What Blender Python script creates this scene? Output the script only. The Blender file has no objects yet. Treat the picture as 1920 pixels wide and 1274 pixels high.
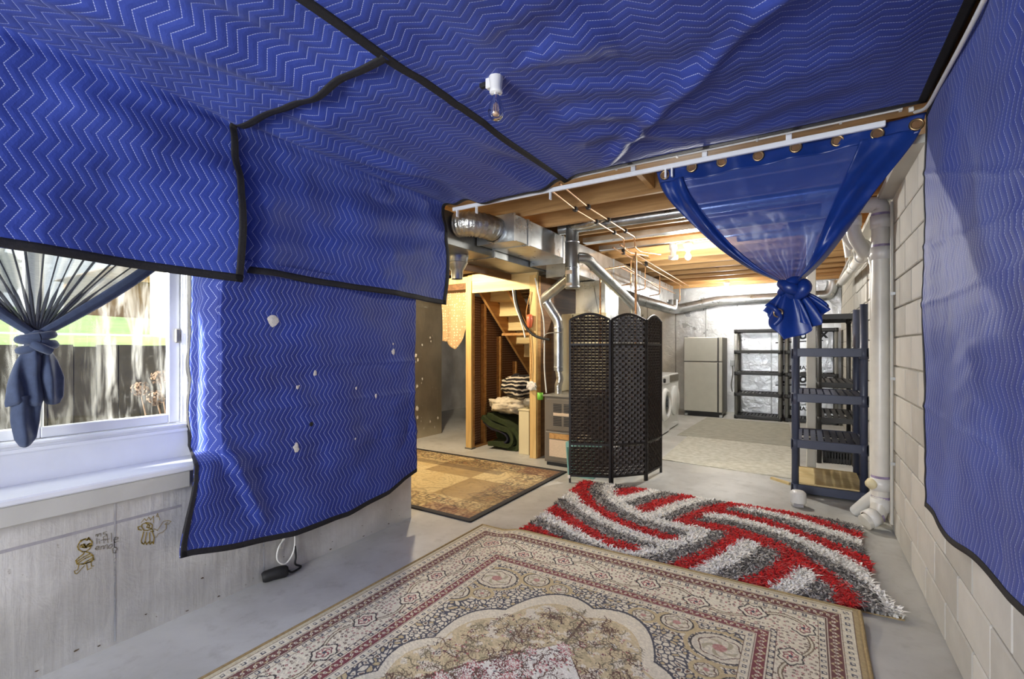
import bpy, math, random
import numpy as np
from mathutils import Vector, Matrix

random.seed(7)
RNG = np.random.default_rng(11)
SC = bpy.context.scene
COL = SC.collection
R = math.radians
PI = math.pi

# ------------------------------------------------------------------ camera
cam_d = bpy.data.cameras.new('camera')
cam_d.sensor_width = 36.0
cam_d.lens = 36.0 * 882.0 / 1920.0
cam_d.shift_y = 15.0 / 1920.0
cam_d.clip_start = 0.05
cam = bpy.data.objects.new('camera', cam_d)
cam.location = (0, 0, 1.33)
cam.rotation_euler = (R(90), 0, R(32.04))
COL.objects.link(cam)
SC.camera = cam

# ------------------------------------------------------------------ world, sun, added rear fill, exposure
W = bpy.data.worlds.new('sky'); SC.world = W; W.use_nodes = True
bg = W.node_tree.nodes['Background']
bg.inputs[0].default_value = (0.86, 0.93, 1.0, 1)
bg.inputs[1].default_value = 2.2

def lamp(name, kind, loc, energy, color=(1, 1, 1), rot=(0, 0, 0), **kw):
    d = bpy.data.lights.new(name, kind); d.energy = energy; d.color = color
    for k, v in kw.items(): setattr(d, k, v)
    o = bpy.data.objects.new(name, d); o.location = loc; o.rotation_euler = rot
    COL.objects.link(o); return o

sun = lamp('sun', 'SUN', (-6, -4, 6), 36.0, (1, 0.96, 0.9), angle=R(3))
sun.rotation_euler = Vector((0.185, 0.80, -0.36)).to_track_quat('-Z', 'Y').to_euler()
# area lamp added behind the camera to fill the foreground
lamp('added_rear_fill', 'AREA', (-1.45, -2.42, 1.35), 128.0, (0.93, 0.96, 1.0),
     rot=(R(98), 0, 0), shape='RECTANGLE', size=1.5, size_y=1.5)
SC.view_settings.view_transform = 'Standard'
SC.view_settings.look = 'None'
SC.view_settings.gamma = 1.0
SC.view_settings.use_curve_mapping = False
SC.view_settings.exposure = 0.36

# ------------------------------------------------------------------ helpers
def s2l(r, g, b):
    f = lambda c: c / 12.92 if c <= 0.04045 else ((c + 0.055) / 1.055) ** 2.4
    return (f(r / 255.), f(g / 255.), f(b / 255.))

_tab = RNG.random((256, 256))
def vnoise(x, y):
    x = np.asarray(x, float); y = np.asarray(y, float)
    xi = np.floor(x).astype(int); yi = np.floor(y).astype(int)
    fx = x - xi; fy = y - yi
    fx = fx * fx * (3 - 2 * fx); fy = fy * fy * (3 - 2 * fy)
    g = lambda a, b: _tab[a % 256, b % 256]
    return ((g(xi, yi) * (1 - fx) + g(xi + 1, yi) * fx) * (1 - fy)
            + (g(xi, yi + 1) * (1 - fx) + g(xi + 1, yi + 1) * fx) * fy) * 2 - 1
def fbm(x, y, o=3):
    return sum(vnoise(x * 2 ** i + 17.3 * i, y * 2 ** i + 5.1 * i) / 2 ** i for i in range(o))
def sstep(a, b, x):
    t = np.clip((x - a) / (b - a), 0, 1); return t * t * (3 - 2 * t)

class MB:
    """collects shapes in world coordinates, links them as ONE mesh object"""
    def __init__(s): s.v = []; s.f = []; s.sm = []
    def add(s, vs, fs, smooth=False):
        b = len(s.v); s.v.extend([tuple(p) for p in vs])
        s.f.extend([tuple(b + i for i in q) for q in fs]); s.sm.extend([smooth] * len(fs)); return s
    def box(s, x0, x1, y0, y1, z0, z1, bev=0.0):
        if bev <= 0:
            vs = [(x, y, z) for z in (z0, z1) for y in (y0, y1) for x in (x0, x1)]
            return s.add(vs, [(0, 2, 3, 1), (4, 5, 7, 6), (0, 1, 5, 4), (2, 6, 7, 3), (0, 4, 6, 2), (1, 3, 7, 5)])
        c = ((x0 + x1) / 2, (y0 + y1) / 2, (z0 + z1) / 2); h = ((x1 - x0) / 2, (y1 - y0) / 2, (z1 - z0) / 2)
        return s.bbox(c, h, Matrix.Identity(3), bev)
    def bbox(s, c, h, M, bev=0.0):
        """oriented box, chamfered edges"""
        c = Vector(c); b = min(bev, min(h) * 0.95)
        if b <= 0:
            vs = [c + M @ Vector((sx * h[0], sy * h[1], sz * h[2])) for sz in (-1, 1) for sy in (-1, 1) for sx in (-1, 1)]
            return s.add(vs, [(0, 2, 3, 1), (4, 5, 7, 6), (0, 1, 5, 4), (2, 6, 7, 3), (0, 4, 6, 2), (1, 3, 7, 5)])
        vs = []; idx = {}
        for sx in (-1, 1):
            for sy in (-1, 1):
                for sz in (-1, 1):
                    for a in range(3):
                        p = [sx * (h[0] - b), sy * (h[1] - b), sz * (h[2] - b)]
                        p[a] = (sx, sy, sz)[a] * h[a]
                        idx[(sx, sy, sz, a)] = len(vs); vs.append(c + M @ Vector(p))
        fs = []
        for a in range(3):
            o = [i for i in range(3) if i != a]
            for sg in (-1, 1):
                q = []
                for d1, d2 in ((-1, -1), (1, -1), (1, 1), (-1, 1)):
                    k = [0, 0, 0]; k[a] = sg; k[o[0]] = d1; k[o[1]] = d2; q.append(idx[(*k, a)])
                flip = (sg < 0) ^ (a == 1)
                fs.append(tuple(q[::-1]) if flip else tuple(q))
        for a in range(3):                                     # edge chamfers, running along axis a
            o = [i for i in range(3) if i != a]
            for d1 in (-1, 1):
                for d2 in (-1, 1):
                    q = []
                    for e, w in ((-1, o[0]), (1, o[0]), (1, o[1]), (-1, o[1])):
                        k = [0, 0, 0]; k[a] = e; k[o[0]] = d1; k[o[1]] = d2; q.append(idx[(*k, w)])
                    fs.append(tuple(q))
        for sx in (-1, 1):
            for sy in (-1, 1):
                for sz in (-1, 1): fs.append(tuple(idx[(sx, sy, sz, a)] for a in range(3)))
        return s.add(vs, fs)
    def bar(s, p0, p1, w, h, up=(0, 0, 1), bev=0.0):
        """rectangular bar from p0 to p1; w sideways, h along up"""
        p0 = Vector(p0); p1 = Vector(p1); d = (p1 - p0); L = d.length; d.normalize()
        u = Vector(up); sd = d.cross(u)
        if sd.length < 1e-4: sd = d.cross(Vector((1, 0, 0)))
        sd.normalize(); u2 = sd.cross(d)
        M = Matrix((d, sd, u2)).transposed()
        return s.bbox((p0 + p1) / 2, (L / 2, w / 2, h / 2), M, bev)
    def tube(s, path, r, n=12, caps=True, squash=None):
        P = [Vector(p) for p in path]; rr = r if isinstance(r, (list, tuple)) else [r] * len(P)
        T = []
        for i in range(len(P)):
            t = (P[min(i + 1, len(P) - 1)] - P[max(i - 1, 0)]); t.normalize(); T.append(t)
        a = Vector((0, 0, 1)) if abs(T[0].z) < 0.9 else Vector((1, 0, 0))
        nrm = (a - T[0] * a.dot(T[0])).normalized(); vs = []
        for i, p in enumerate(P):
            nrm = (nrm - T[i] * nrm.dot(T[i])).normalized(); b = T[i].cross(nrm)
            for k in range(n):
                an = 2 * PI * k / n
                vs.append(p + (nrm * math.cos(an) + b * math.sin(an)) * rr[i])
        fs = [(i * n + k, i * n + (k + 1) % n, (i + 1) * n + (k + 1) % n, (i + 1) * n + k)
              for i in range(len(P) - 1) for k in range(n)]
        s.add(vs, fs, True)
        if caps:
            s.add([vs[k] for k in range(n)][::-1], [tuple(range(n))]); s.add(vs[-n:], [tuple(range(n))])
        return s
    def lathe(s, prof, c, n=20, axis=(0, 0, 1)):
        ax = Vector(axis).normalized(); q = ax.to_track_quat('Z', 'Y').to_matrix(); c = Vector(c)
        vs = [c + q @ Vector((r * math.cos(2 * PI * k / n), r * math.sin(2 * PI * k / n), z)) for r, z in prof for k in range(n)]
        fs = [(i * n + k, i * n + (k + 1) % n, (i + 1) * n + (k + 1) % n, (i + 1) * n + k)
              for i in range(len(prof) - 1) for k in range(n)]
        return s.add(vs, fs, True)
    def grid(s, P, smooth=True, wrap=False):
        P = np.asarray(P); a, b = P.shape[:2]; vs = P.reshape(-1, 3).tolist(); bb = b if wrap else b - 1
        fs = [(i * b + j, (i + 1) * b + j, (i + 1) * b + (j + 1) % b, i * b + (j + 1) % b) for i in range(a - 1) for j in range(bb)]
        return s.add(vs, fs, smooth)
    def prism(s, poly, a0, a1, axis='y'):
        """polygon of 2D points extruded between a0 and a1 along axis"""
        mk = {'x': lambda p, a: (a, p[0], p[1]), 'y': lambda p, a: (p[0], a, p[1]), 'z': lambda p, a: (p[0], p[1], a)}[axis]
        n = len(poly); vs = [mk(p, a0) for p in poly] + [mk(p, a1) for p in poly]
        return s.add(vs, [tuple(range(n))[::-1], tuple(range(n, 2 * n))] + [(i, (i + 1) % n, n + (i + 1) % n, n + i) for i in range(n)])
    def build(s, name, mat, parent=None):
        me = bpy.data.meshes.new(name); o_ = ROOT(parent)
        vs = [(p[0] - o_[0], p[1] - o_[1], p[2] - o_[2]) for p in s.v]
        me.from_pydata(vs, [], s.f); me.polygons.foreach_set('use_smooth', s.sm)
        me.update()
        return link(name, me, mat, parent)

def ROOT(p):
    while p is not None and p.parent is not None: p = p.parent
    return tuple(p.location) if p is not None else (0, 0, 0)
def link(name, me, mat, parent=None):
    if mat is not None: me.materials.append(mat)
    o = bpy.data.objects.new(name, me); COL.objects.link(o)
    if parent is not None: o.parent = parent
    return o
def tag(o, label, cat, group=None):
    o['label'] = label; o['category'] = cat
    if group: o['group'] = group
    return o
def thing(name, label, cat, loc=(0, 0, 0), group=None):
    o = bpy.data.objects.new(name, None); COL.objects.link(o); o.location = loc
    o.empty_display_size = 0.1
    return tag(o, label, cat, group)
def struct(o): o['kind'] = 'structure'; return o
def sroot(name):
    o = bpy.data.objects.new(name, None); COL.objects.link(o); return struct(o)
def solid(o, t, off=0.0):
    m = o.modifiers.new('thickness', 'SOLIDIFY'); m.thickness = t; m.offset = off; return o
def grid_obj(name, P, mat, parent=None, UV=None, col=None, smooth=True):
    P = np.asarray(P, float); a, b = P.shape[:2]
    base = np.array(ROOT(parent)); V = (P - base).reshape(-1, 3)
    i, j = np.meshgrid(np.arange(a - 1), np.arange(b - 1), indexing='ij')
    q = np.stack([i * b + j, (i + 1) * b + j, (i + 1) * b + j + 1, i * b + j + 1], -1).reshape(-1, 4)
    me = bpy.data.meshes.new(name); nf = len(q)
    me.vertices.add(len(V)); me.vertices.foreach_set('co', V.ravel())
    me.loops.add(nf * 4); me.loops.foreach_set('vertex_index', q.ravel().astype(np.int32))
    me.polygons.add(nf); me.polygons.foreach_set('loop_start', np.arange(0, nf * 4, 4, dtype=np.int32))
    me.polygons.foreach_set('use_smooth', np.full(nf, smooth))
    me.update(calc_edges=True)
    if UV is not None:
        uv = me.uv_layers.new(name='UVMap'); U = np.asarray(UV, float).reshape(-1, 2)[q.ravel()]
        uv.data.foreach_set('uv', U.ravel())
    if col is not None:
        ca = me.color_attributes.new('Col', 'FLOAT_COLOR', 'POINT')
        c4 = np.ones((len(V), 4)); c4[:, :3] = np.asarray(col).reshape(-1, 3); ca.data.foreach_set('color', c4.ravel())
    return link(name, me, mat, parent)
def bez(pts, n=8):
    """Catmull-Rom through points"""
    P = [Vector(p) for p in pts]; out = []
    for i in range(len(P) - 1):
        p0 = P[max(i - 1, 0)]; p1 = P[i]; p2 = P[i + 1]; p3 = P[min(i + 2, len(P) - 1)]
        for k in range(n):
            t = k / n
            out.append(0.5 * ((2 * p1) + (p2 - p0) * t + (2 * p0 - 5 * p1 + 4 * p2 - p3) * t * t + (3 * p1 - p0 - 3 * p2 + p3) * t ** 3))
    out.append(P[-1]); return out
def elbow(p, r, n=6):
    """polyline with rounded corners of radius r"""
    P = [Vector(q) for q in p]; out = [P[0]]
    for i in range(1, len(P) - 1):
        a = (P[i - 1] - P[i]); b = (P[i + 1] - P[i]); k = min(r, a.length * .49, b.length * .49)
        A = P[i] + a.normalized() * k; B = P[i] + b.normalized() * k
        for t in range(n + 1):
            t /= n; out.append(A * (1 - t) ** 2 + P[i] * 2 * t * (1 - t) + B * t * t)
    out.append(P[-1]); return out

# ------------------------------------------------------------------ materials
class NT:
    def __init__(s, name):
        s.m = bpy.data.materials.new(name); s.m.use_nodes = True; s.t = s.m.node_tree
        s.t.nodes.clear(); s.out = s.t.nodes.new('ShaderNodeOutputMaterial')
    def n(s, ty, **kw):
        x = s.t.nodes.new(ty)
        for k, v in kw.items(): setattr(x, k, v)
        return x
    def l(s, a, b): s.t.links.new(a, b)
    def set(s, sock, v):
        if hasattr(v, 'links') or isinstance(v, bpy.types.NodeSocket): s.l(v, sock)
        else: sock.default_value = v
    def math(s, op, a, b=0.0, c=0.0, clamp=False):
        x = s.n('ShaderNodeMath', operation=op, use_clamp=clamp)
        s.set(x.inputs[0], a); s.set(x.inputs[1], b); s.set(x.inputs[2], c); return x.outputs[0]
    def mix(s, f, a, b, mode='MIX'):
        x = s.n('ShaderNodeMix', data_type='RGBA', blend_type=mode)
        s.set(x.inputs[0], f); s.set(x.inputs[6], a if not isinstance(a, tuple) else (*a[:3], 1)); s.set(x.inputs[7], b if not isinstance(b, tuple) else (*b[:3], 1))
        return x.outputs[2]
    def coord(s, scale=(1, 1, 1), kind='Object', loc=(0, 0, 0)):
        c = s.n('ShaderNodeTexCoord'); m = s.n('ShaderNodeMapping')
        m.inputs['Scale'].default_value = scale; m.inputs['Location'].default_value = loc
        s.l(c.outputs[kind], m.inputs[0]); return m.outputs[0]
    def noise(s, vec, scale, detail=4, rough=.55, dist=0):
        x = s.n('ShaderNodeTexNoise'); s.l(vec, x.inputs['Vector'])
        x.inputs['Scale'].default_value = scale; x.inputs['Detail'].default_value = detail
        x.inputs['Roughness'].default_value = rough; x.inputs['Distortion'].default_value = dist; return x.outputs[0]
    def ramp(s, f, a, b):
        x = s.n('ShaderNodeMapRange'); s.set(x.inputs[0], f); x.inputs[1].default_value = a; x.inputs[2].default_value = b
        x.interpolation_type = 'SMOOTHSTEP'; return x.outputs[0]
    def bump(s, h, strength=.3, dist=.01, nrm=None):
        x = s.n('ShaderNodeBump'); s.set(x.inputs['Height'], h); x.inputs['Strength'].default_value = strength
        x.inputs['Distance'].default_value = dist
        if nrm is not None: s.l(nrm, x.inputs['Normal'])
        return x.outputs[0]
    def bsdf(s, col, rough=.5, metal=0., nrm=None, spec=.5, **kw):
        x = s.n('ShaderNodeBsdfPrincipled')
        s.set(x.inputs['Base Color'], col if not isinstance(col, tuple) else (*col[:3], 1))
        s.set(x.inputs['Roughness'], rough); s.set(x.inputs['Metallic'], metal); x.inputs['Specular IOR Level'].default_value = spec
        if nrm is not None: s.l(nrm, x.inputs['Normal'])
        for k, v in kw.items(): s.set(x.inputs[k.replace('_', ' ')], v)
        return x.outputs[0]
    def done(s, sh): s.l(sh, s.out.inputs[0]); return s.m

def pm(name, col, rough=.5, metal=0., var=.12, scale=6., stretch=(1, 1, 1), bump=0., bscale=60., dist=.004, col2=None, spec=.5, rvar=0.):
    t = NT(name); v = t.coord(stretch); n1 = t.noise(v, scale, 5)
    c2 = col2 or tuple(min(1, c * (1 + var)) for c in col); c1 = tuple(c * (1 - var) for c in col) if col2 is None else col
    base = t.mix(t.ramp(n1, .3, .7), c1, c2)
    nr = t.bump(t.noise(v, bscale, 3), bump, dist) if bump > 0 else None
    rg = rough if rvar == 0 else t.math('ADD', t.math('MULTIPLY', n1, rvar), rough - rvar / 2)
    return t.done(t.bsdf(base, rg, metal, nr, spec))

def emit(name, col, st):
    t = NT(name); e = t.n('ShaderNodeEmission'); e.inputs[0].default_value = (*col, 1); e.inputs[1].default_value = st
    return t.done(e.outputs[0])

M = {}
# concrete floor: mottled, trowelled, stained
t = NT('concrete_floor'); v = t.coord()
a = t.noise(v, 1.3, 6, .6, .4); b = t.noise(v, 9, 5, .65); c = t.noise(v, 45, 3)
base = t.mix(t.ramp(a, .3, .72), s2l(170, 169, 163), s2l(200, 200, 195))
base = t.mix(t.math('MULTIPLY', t.ramp(b, .5, .75), .35), base, s2l(140, 136, 126))
vs_ = t.coord((1, 1, 1), loc=(3, 1, 0)); d = t.noise(vs_, 3.2, 6, .7, 1.2)
base = t.mix(t.math('MULTIPLY', t.ramp(d, .66, .74), .55), base, s2l(112, 104, 92))
M['floor'] = t.done(t.bsdf(base, t.math('ADD', t.math('MULTIPLY', b, .25), .33), 0, t.bump(c, .12, .003)))
# foil facing on foam board
def foil(name, c1, c2, metal, rough, wav, bump):
    t = NT(name); v = t.coord(); vz = t.coord((1, 9, .7)); n1 = t.noise(v, 2.2, 5); n2 = t.noise(vz, 3.0, 4); n3 = t.noise(v, wav, 4, .6, .5)
    base = t.mix(t.ramp(n1, .32, .7), c1, c2)
    sp = t.noise(v, 22, 3, .7); base = t.mix(t.math('MULTIPLY', t.ramp(sp, .70, .76), .5), base, s2l(120, 108, 88))
    h = t.math('ADD', t.math('MULTIPLY', n2, .6), t.math('MULTIPLY', n3, .6))
    return t.done(t.bsdf(base, t.math('ADD', t.math('MULTIPLY', n1, .2), rough - .1), metal, t.bump(h, bump, .02)))
M['foil_wall'] = foil('foil_board_scuffed', s2l(186, 183, 176), s2l(218, 216, 210), .3, .42, 14, .25)
M['foil_gold'] = foil('foil_board_dull', s2l(190, 182, 160), s2l(214, 206, 184), .85, .34, 10, .3)
M['foil_back'] = foil('foil_board_bright', s2l(190, 192, 193), s2l(222, 223, 223), .65, .30, 9, 1.0)
M['white_trim'] = pm('white_painted_wood', s2l(226, 228, 234), .4, var=.03, bump=.05)
M['greige_trim'] = pm('grey_painted_wood', s2l(190, 188, 180), .5, var=.04, bump=.06)
M['vinyl'] = pm('white_vinyl', s2l(236, 238, 242), .3, var=.02)
M['pvc'] = pm('white_pvc_pipe', s2l(214, 211, 201), .32, var=.05, scale=8)
M['pvc_joint'] = pm('white_pvc_fitting', s2l(222, 221, 216), .3, var=.03)
M['primer'] = pm('purple_primer', s2l(150, 135, 165), .4, var=.3, scale=30)
def wood(name, c1, c2, axis='x', sc=3.0, rough=.65):
    t = NT(name); st = {'x': (.35, 6, 6), 'y': (6, .35, 6), 'z': (6, 6, .35)}[axis]
    v = t.coord(st); n1 = t.noise(v, sc, 6, .6, .8); n2 = t.noise(v, sc * 6, 3)
    vk = t.coord(); kn = t.noise(vk, 4.5, 1, .3)
    base = t.mix(t.ramp(n1, .3, .72), c1, c2)
    base = t.mix(t.math('MULTIPLY', t.ramp(kn, .74, .80), .6), base, tuple(x * .35 for x in c1))
    return t.done(t.bsdf(base, rough, 0, t.bump(n2, .15, .003)))
M['joist'] = wood('joist_lumber', s2l(158, 118, 70), s2l(196, 156, 102), 'x')
M['joist_y'] = wood('lumber_along_y', s2l(165, 124, 72), s2l(200, 160, 102), 'y')
M['stud'] = wood('stud_lumber', s2l(198, 160, 96), s2l(226, 192, 126), 'z')
M['stair'] = wood('stair_lumber', s2l(170, 120, 64), s2l(205, 158, 92), 'y')
M['dark_wood'] = wood('dark_board', s2l(96, 66, 38), s2l(128, 92, 56), 'y')
M['pale_wood'] = wood('pale_plywood', s2l(205, 178, 120), s2l(226, 204, 150), 'x')
M['subfloor'] = pm('subfloor_board', s2l(120, 92, 60), .8, var=.2, scale=12)
t = NT('concrete_block'); v = t.coord(); g = t.n('ShaderNodeObjectInfo')
n1 = t.noise(v, 3.0, 6, .6); n2 = t.noise(v, 90, 4, .7)
rn = t.math('ADD', t.math('MULTIPLY', g.outputs['Random'], .35), t.math('MULTIPLY', n1, .65))
base = t.mix(t.ramp(rn, .2, .75), s2l(172, 169, 161), s2l(204, 201, 193))
M['block'] = t.done(t.bsdf(base, .8, 0, t.bump(n2, .35, .004)))
M['mortar'] = pm('mortar', s2l(172, 168, 157), .9, var=.08, scale=20, bump=.4, bscale=120)
t = NT('distant_block_courses'); v = t.coord((1, 1, 1)); sx = t.n('ShaderNodeSeparateXYZ'); t.l(v, sx.inputs[0])
cb = t.n('ShaderNodeCombineXYZ'); t.l(sx.outputs[1], cb.inputs[0]); t.l(sx.outputs[2], cb.inputs[1])
bk = t.n('ShaderNodeTexBrick'); t.l(cb.outputs[0], bk.inputs[0]); bk.inputs['Scale'].default_value = 1
bk.inputs['Brick Width'].default_value = .406; bk.inputs['Row Height'].default_value = .203; bk.inputs['Mortar Size'].default_value = .006
bk.inputs[1].default_value = (*s2l(174, 171, 162), 1); bk.inputs[2].default_value = (*s2l(190, 185, 172), 1); bk.inputs[3].default_value = (*s2l(135, 130, 120), 1)
M['block_far'] = t.done(t.bsdf(bk.outputs[0], .85, 0))
# quilted moving blanket: zigzag machine stitching on blue cloth, u across the stitch lines, v along them
def quilt(name, c1, c2, sp=.039, hp=.076):
    t = NT(name); uv = t.n('ShaderNodeTexCoord').outputs['UV']; s_ = t.n('ShaderNodeSeparateXYZ'); t.l(uv, s_.inputs[0])
    u, v = s_.outputs[0], s_.outputs[1]
    tri = t.math('PINGPONG', v, hp); p = t.math('ADD', u, t.math('MULTIPLY', tri, .58))
    f = t.math('FRACT', t.math('DIVIDE', p, sp)); dd = t.math('MULTIPLY', t.math('ABSOLUTE', t.math('SUBTRACT', f, .5)), sp)
    line = t.math('SUBTRACT', 1.0, t.ramp(dd, .0009, .0020))
    dash = t.ramp(t.math('FRACT', t.math('DIVIDE', v, .0085)), .22, .34)
    st = t.math('MULTIPLY', line, dash)
    puff = t.math('POWER', t.math('MULTIPLY', dd, 2 / sp), .45)
    ob = t.coord(); n1 = t.noise(ob, 3.0, 4); n2 = t.noise(ob, 26, 5, .65); n3 = t.noise(ob, 300, 2)
    base = t.mix(t.ramp(n1, .3, .7), c1, c2)
    base = t.mix(t.math('MULTIPLY', st, .85), base, s2l(184, 194, 232))
    h = t.math('ADD', puff, t.math('MULTIPLY', n2, 1.3))
    nr = t.bump(h, .34, .006); nr = t.bump(n3, .12, .001, nr)
    d = t.bsdf(base, .62, 0, nr, .35, Sheen_Weight=.06, Sheen_Roughness=.5)
    return t.done(d)
M['quilt'] = quilt('blue_quilted_cloth', s2l(44, 61, 140), s2l(57, 77, 162))
M['quilt_fine'] = quilt('blue_finely_quilted_cloth', s2l(36, 51, 130), s2l(47, 66, 150), .031, .061)
M['binding'] = pm('black_binding_tape', s2l(26, 24, 26), .75, var=.3, scale=80, bump=.3, bscale=300)
M['batting'] = pm('torn_batting', s2l(222, 216, 205), .95, var=.12, scale=80, bump=.6, bscale=200)
M['black'] = pm('black_plastic', s2l(30, 30, 32), .45, var=.15)
M['rubber'] = pm('black_rubber', s2l(22, 21, 20), .7, var=.2)
M['galv'] = pm('galvanised_steel', s2l(188, 192, 194), .3, .9, var=.14, scale=7, bump=.08, bscale=14, dist=.02, rvar=.2)
M['galv_dark'] = pm('dull_galvanised_steel', s2l(150, 152, 150), .38, .85, var=.18, scale=6, rvar=.2)
M['foilflex'] = pm('foil_duct_wrap', s2l(190, 188, 180), .3, .9, var=.2, scale=14, bump=.5, bscale=24, dist=.02)
M['copper'] = pm('tarnished_copper', s2l(176, 132, 92), .32, .9, var=.2, scale=20)
M['clamp'] = pm('black_pipe_clamp', s2l(34, 28, 24), .6, var=.2)
M['cable'] = pm('white_cable', s2l(226, 224, 216), .45, var=.04)
M['brass'] = pm('bronze_grommet', s2l(176, 150, 112), .3, .9, var=.1)
M['shelf_blue'] = pm('slate_blue_plastic', s2l(62, 68, 88), .42, var=.1)
M['shelf_black'] = pm('charcoal_plastic', s2l(40, 41, 42), .45, var=.12)
M['shelf_grey'] = pm('grey_plastic_post', s2l(120, 120, 116), .4, var=.1)
M['appliance'] = pm('almond_enamel', s2l(202, 201, 190), .3, var=.03)
M['enamel'] = pm('white_enamel', s2l(226, 228, 226), .22, var=.02)
M['steel_grey'] = pm('grey_painted_steel', s2l(126, 122, 112), .45, .2, var=.06)
M['furnace'] = pm('taupe_painted_steel', s2l(112, 104, 92), .5, .1, var=.06)
M['glass_dark'] = pm('smoked_glass', s2l(60, 66, 70), .08, var=.05)
M['paper'] = pm('paper_label', s2l(214, 190, 160), .8, var=.12, scale=40, stretch=(1, 1, 6))
M['teal'] = pm('teal_plastic', s2l(128, 178, 168), .4, var=.05)
M['orange'] = pm('orange_plastic', s2l(214, 104, 66), .4, var=.05)
M['cream'] = pm('cream_board', s2l(220, 208, 168), .55, var=.03)
M['marker'] = pm('olive_marker', s2l(150, 126, 52), .7, var=.2, scale=60)
M['pencil'] = pm('pencil_grey', s2l(136, 128, 110), .7, var=.2, scale=60)
M['tape'] = pm('grey_seam_tape', s2l(158, 154, 156), .5, var=.1, scale=20)
M['ink'] = pm('black_print', s2l(24, 24, 24), .5, var=.1)
M['stain'] = pm('dirt_mark', s2l(92, 76, 58), .9, var=.3, scale=40)
# door curtain: blue vinyl, translucent in the single layer
def film(name, col, op, rough, gl=True):
    t = NT(name); v = t.coord(); n = t.noise(v, 9, 4)
    d = t.bsdf(col, rough, 0, t.bump(n, .25, .01), .5)
    tr = t.n('ShaderNodeBsdfTransparent'); tr.inputs[0].default_value = (.42, .52, .86, 1)
    tl = t.n('ShaderNodeBsdfTranslucent'); tl.inputs[0].default_value = (*col, 1)
    m0 = t.n('ShaderNodeMixShader'); m0.inputs[0].default_value = .45; t.l(d, m0.inputs[1]); t.l(tl.outputs[0], m0.inputs[2])
    m1 = t.n('ShaderNodeMixShader'); m1.inputs[0].default_value = op; t.l(tr.outputs[0], m1.inputs[1]); t.l(m0.outputs[0], m1.inputs[2])
    return t.done(m1.outputs[0])
M['vinyl_film'] = film('translucent_blue_vinyl', s2l(52, 84, 170), .62, .3)
M['vinyl_blue'] = pm('blue_satin_vinyl', s2l(20, 50, 120), .32, var=.18, scale=5, bump=.12, bscale=12, dist=.02)
# window sheer
t = NT('navy_sheer'); v = t.coord((1, 6, 40)); n = t.noise(v, 6, 3)
d = t.bsdf(s2l(58, 64, 84), .8); tl = t.n('ShaderNodeBsdfTranslucent'); tl.inputs[0].default_value = (*s2l(206, 208, 214), 1)
m0 = t.n('ShaderNodeMixShader'); m0.inputs[0].default_value = .55; t.l(d, m0.inputs[1]); t.l(tl.outputs[0], m0.inputs[2])
tr = t.n('ShaderNodeBsdfTransparent'); m1 = t.n('ShaderNodeMixShader'); t.l(t.math('ADD', t.math('MULTIPLY', n, .5), .5, clamp=True), m1.inputs[0])
t.l(tr.outputs[0], m1.inputs[1]); t.l(m0.outputs[0], m1.inputs[2]); M['sheer'] = t.done(m1.outputs[0])
M['pleat'] = None
t = NT('navy_pleat'); d = t.bsdf(s2l(40, 44, 58), .85); tr = t.n('ShaderNodeBsdfTransparent'); m1 = t.n('ShaderNodeMixShader'); m1.inputs[0].default_value = .75
t.l(tr.outputs[0], m1.inputs[1]); t.l(d, m1.inputs[2]); M['pleat'] = t.done(m1.outputs[0])
t = NT('navy_curtain_cloth'); v = t.coord(); n = t.noise(v, 40, 4); nn = t.noise(v, 260, 2)
M['navy'] = t.done(t.bsdf(t.mix(n, s2l(44, 52, 72), s2l(66, 78, 104)), .85, 0, t.bump(nn, .3, .002), .3, Sheen_Weight=.2))
# window glass with dried water marks
t = NT('dirty_window_glass'); v = t.coord((1, 7, .9)); n1 = t.noise(v, 3.4, 6, .65, .4); v2 = t.coord(); n2 = t.noise(v2, 30, 5, .7)
v3 = t.coord((1, 22, 1.2)); n3 = t.noise(v3, 1.6, 5, .75, 1.5)
dirt = t.math('ADD', t.math('MULTIPLY', t.ramp(n1, .45, .78), .26), t.math('MULTIPLY', t.ramp(n3, .68, .74), .5))
dirt = t.math('ADD', dirt, t.math('MULTIPLY', t.ramp(n2, .6, .8), .12), clamp=True)
tr = t.n('ShaderNodeBsdfTransparent'); tr.inputs[0].default_value = (.93, .95, .94, 1); gl = t.n('ShaderNodeBsdfGlossy'); gl.inputs['Roughness'].default_value = .03
tl = t.n('ShaderNodeBsdfTranslucent'); tl.inputs[0].default_value = (.8, .8, .78, 1)
m0 = t.n('ShaderNodeMixShader'); m0.inputs[0].default_value = .05; t.l(tr.outputs[0], m0.inputs[1]); t.l(gl.outputs[0], m0.inputs[2])
m1 = t.n('ShaderNodeMixShader'); t.l(dirt, m1.inputs[0]); t.l(m0.outputs[0], m1.inputs[1]); t.l(tl.outputs[0], m1.inputs[2]); M['glass'] = t.done(m1.outputs[0])
t = NT('clear_bulb_glass'); tr = t.n('ShaderNodeBsdfTransparent'); tr.inputs[0].default_value = (.93, .94, .95, 1)
gl = t.n('ShaderNodeBsdfGlossy'); gl.inputs['Roughness'].default_value = .02; lw = t.n('ShaderNodeFresnel'); lw.inputs[0].default_value = 1.5
m0 = t.n('ShaderNodeMixShader'); t.l(t.math('MULTIPLY', lw.outputs[0], 1.6, clamp=True), m0.inputs[0]); t.l(tr.outputs[0], m0.inputs[1]); t.l(gl.outputs[0], m0.inputs[2]); M['bulb_glass'] = t.done(m0.outputs[0])
M['bulb_lit'] = emit('lit_bulb', (1, .96, .86), 40.)
M['filament'] = pm('filament', s2l(214, 176, 140), .4, .2)
M['ceramic'] = pm('white_porcelain', s2l(228, 226, 220), .25, var=.02)
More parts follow.
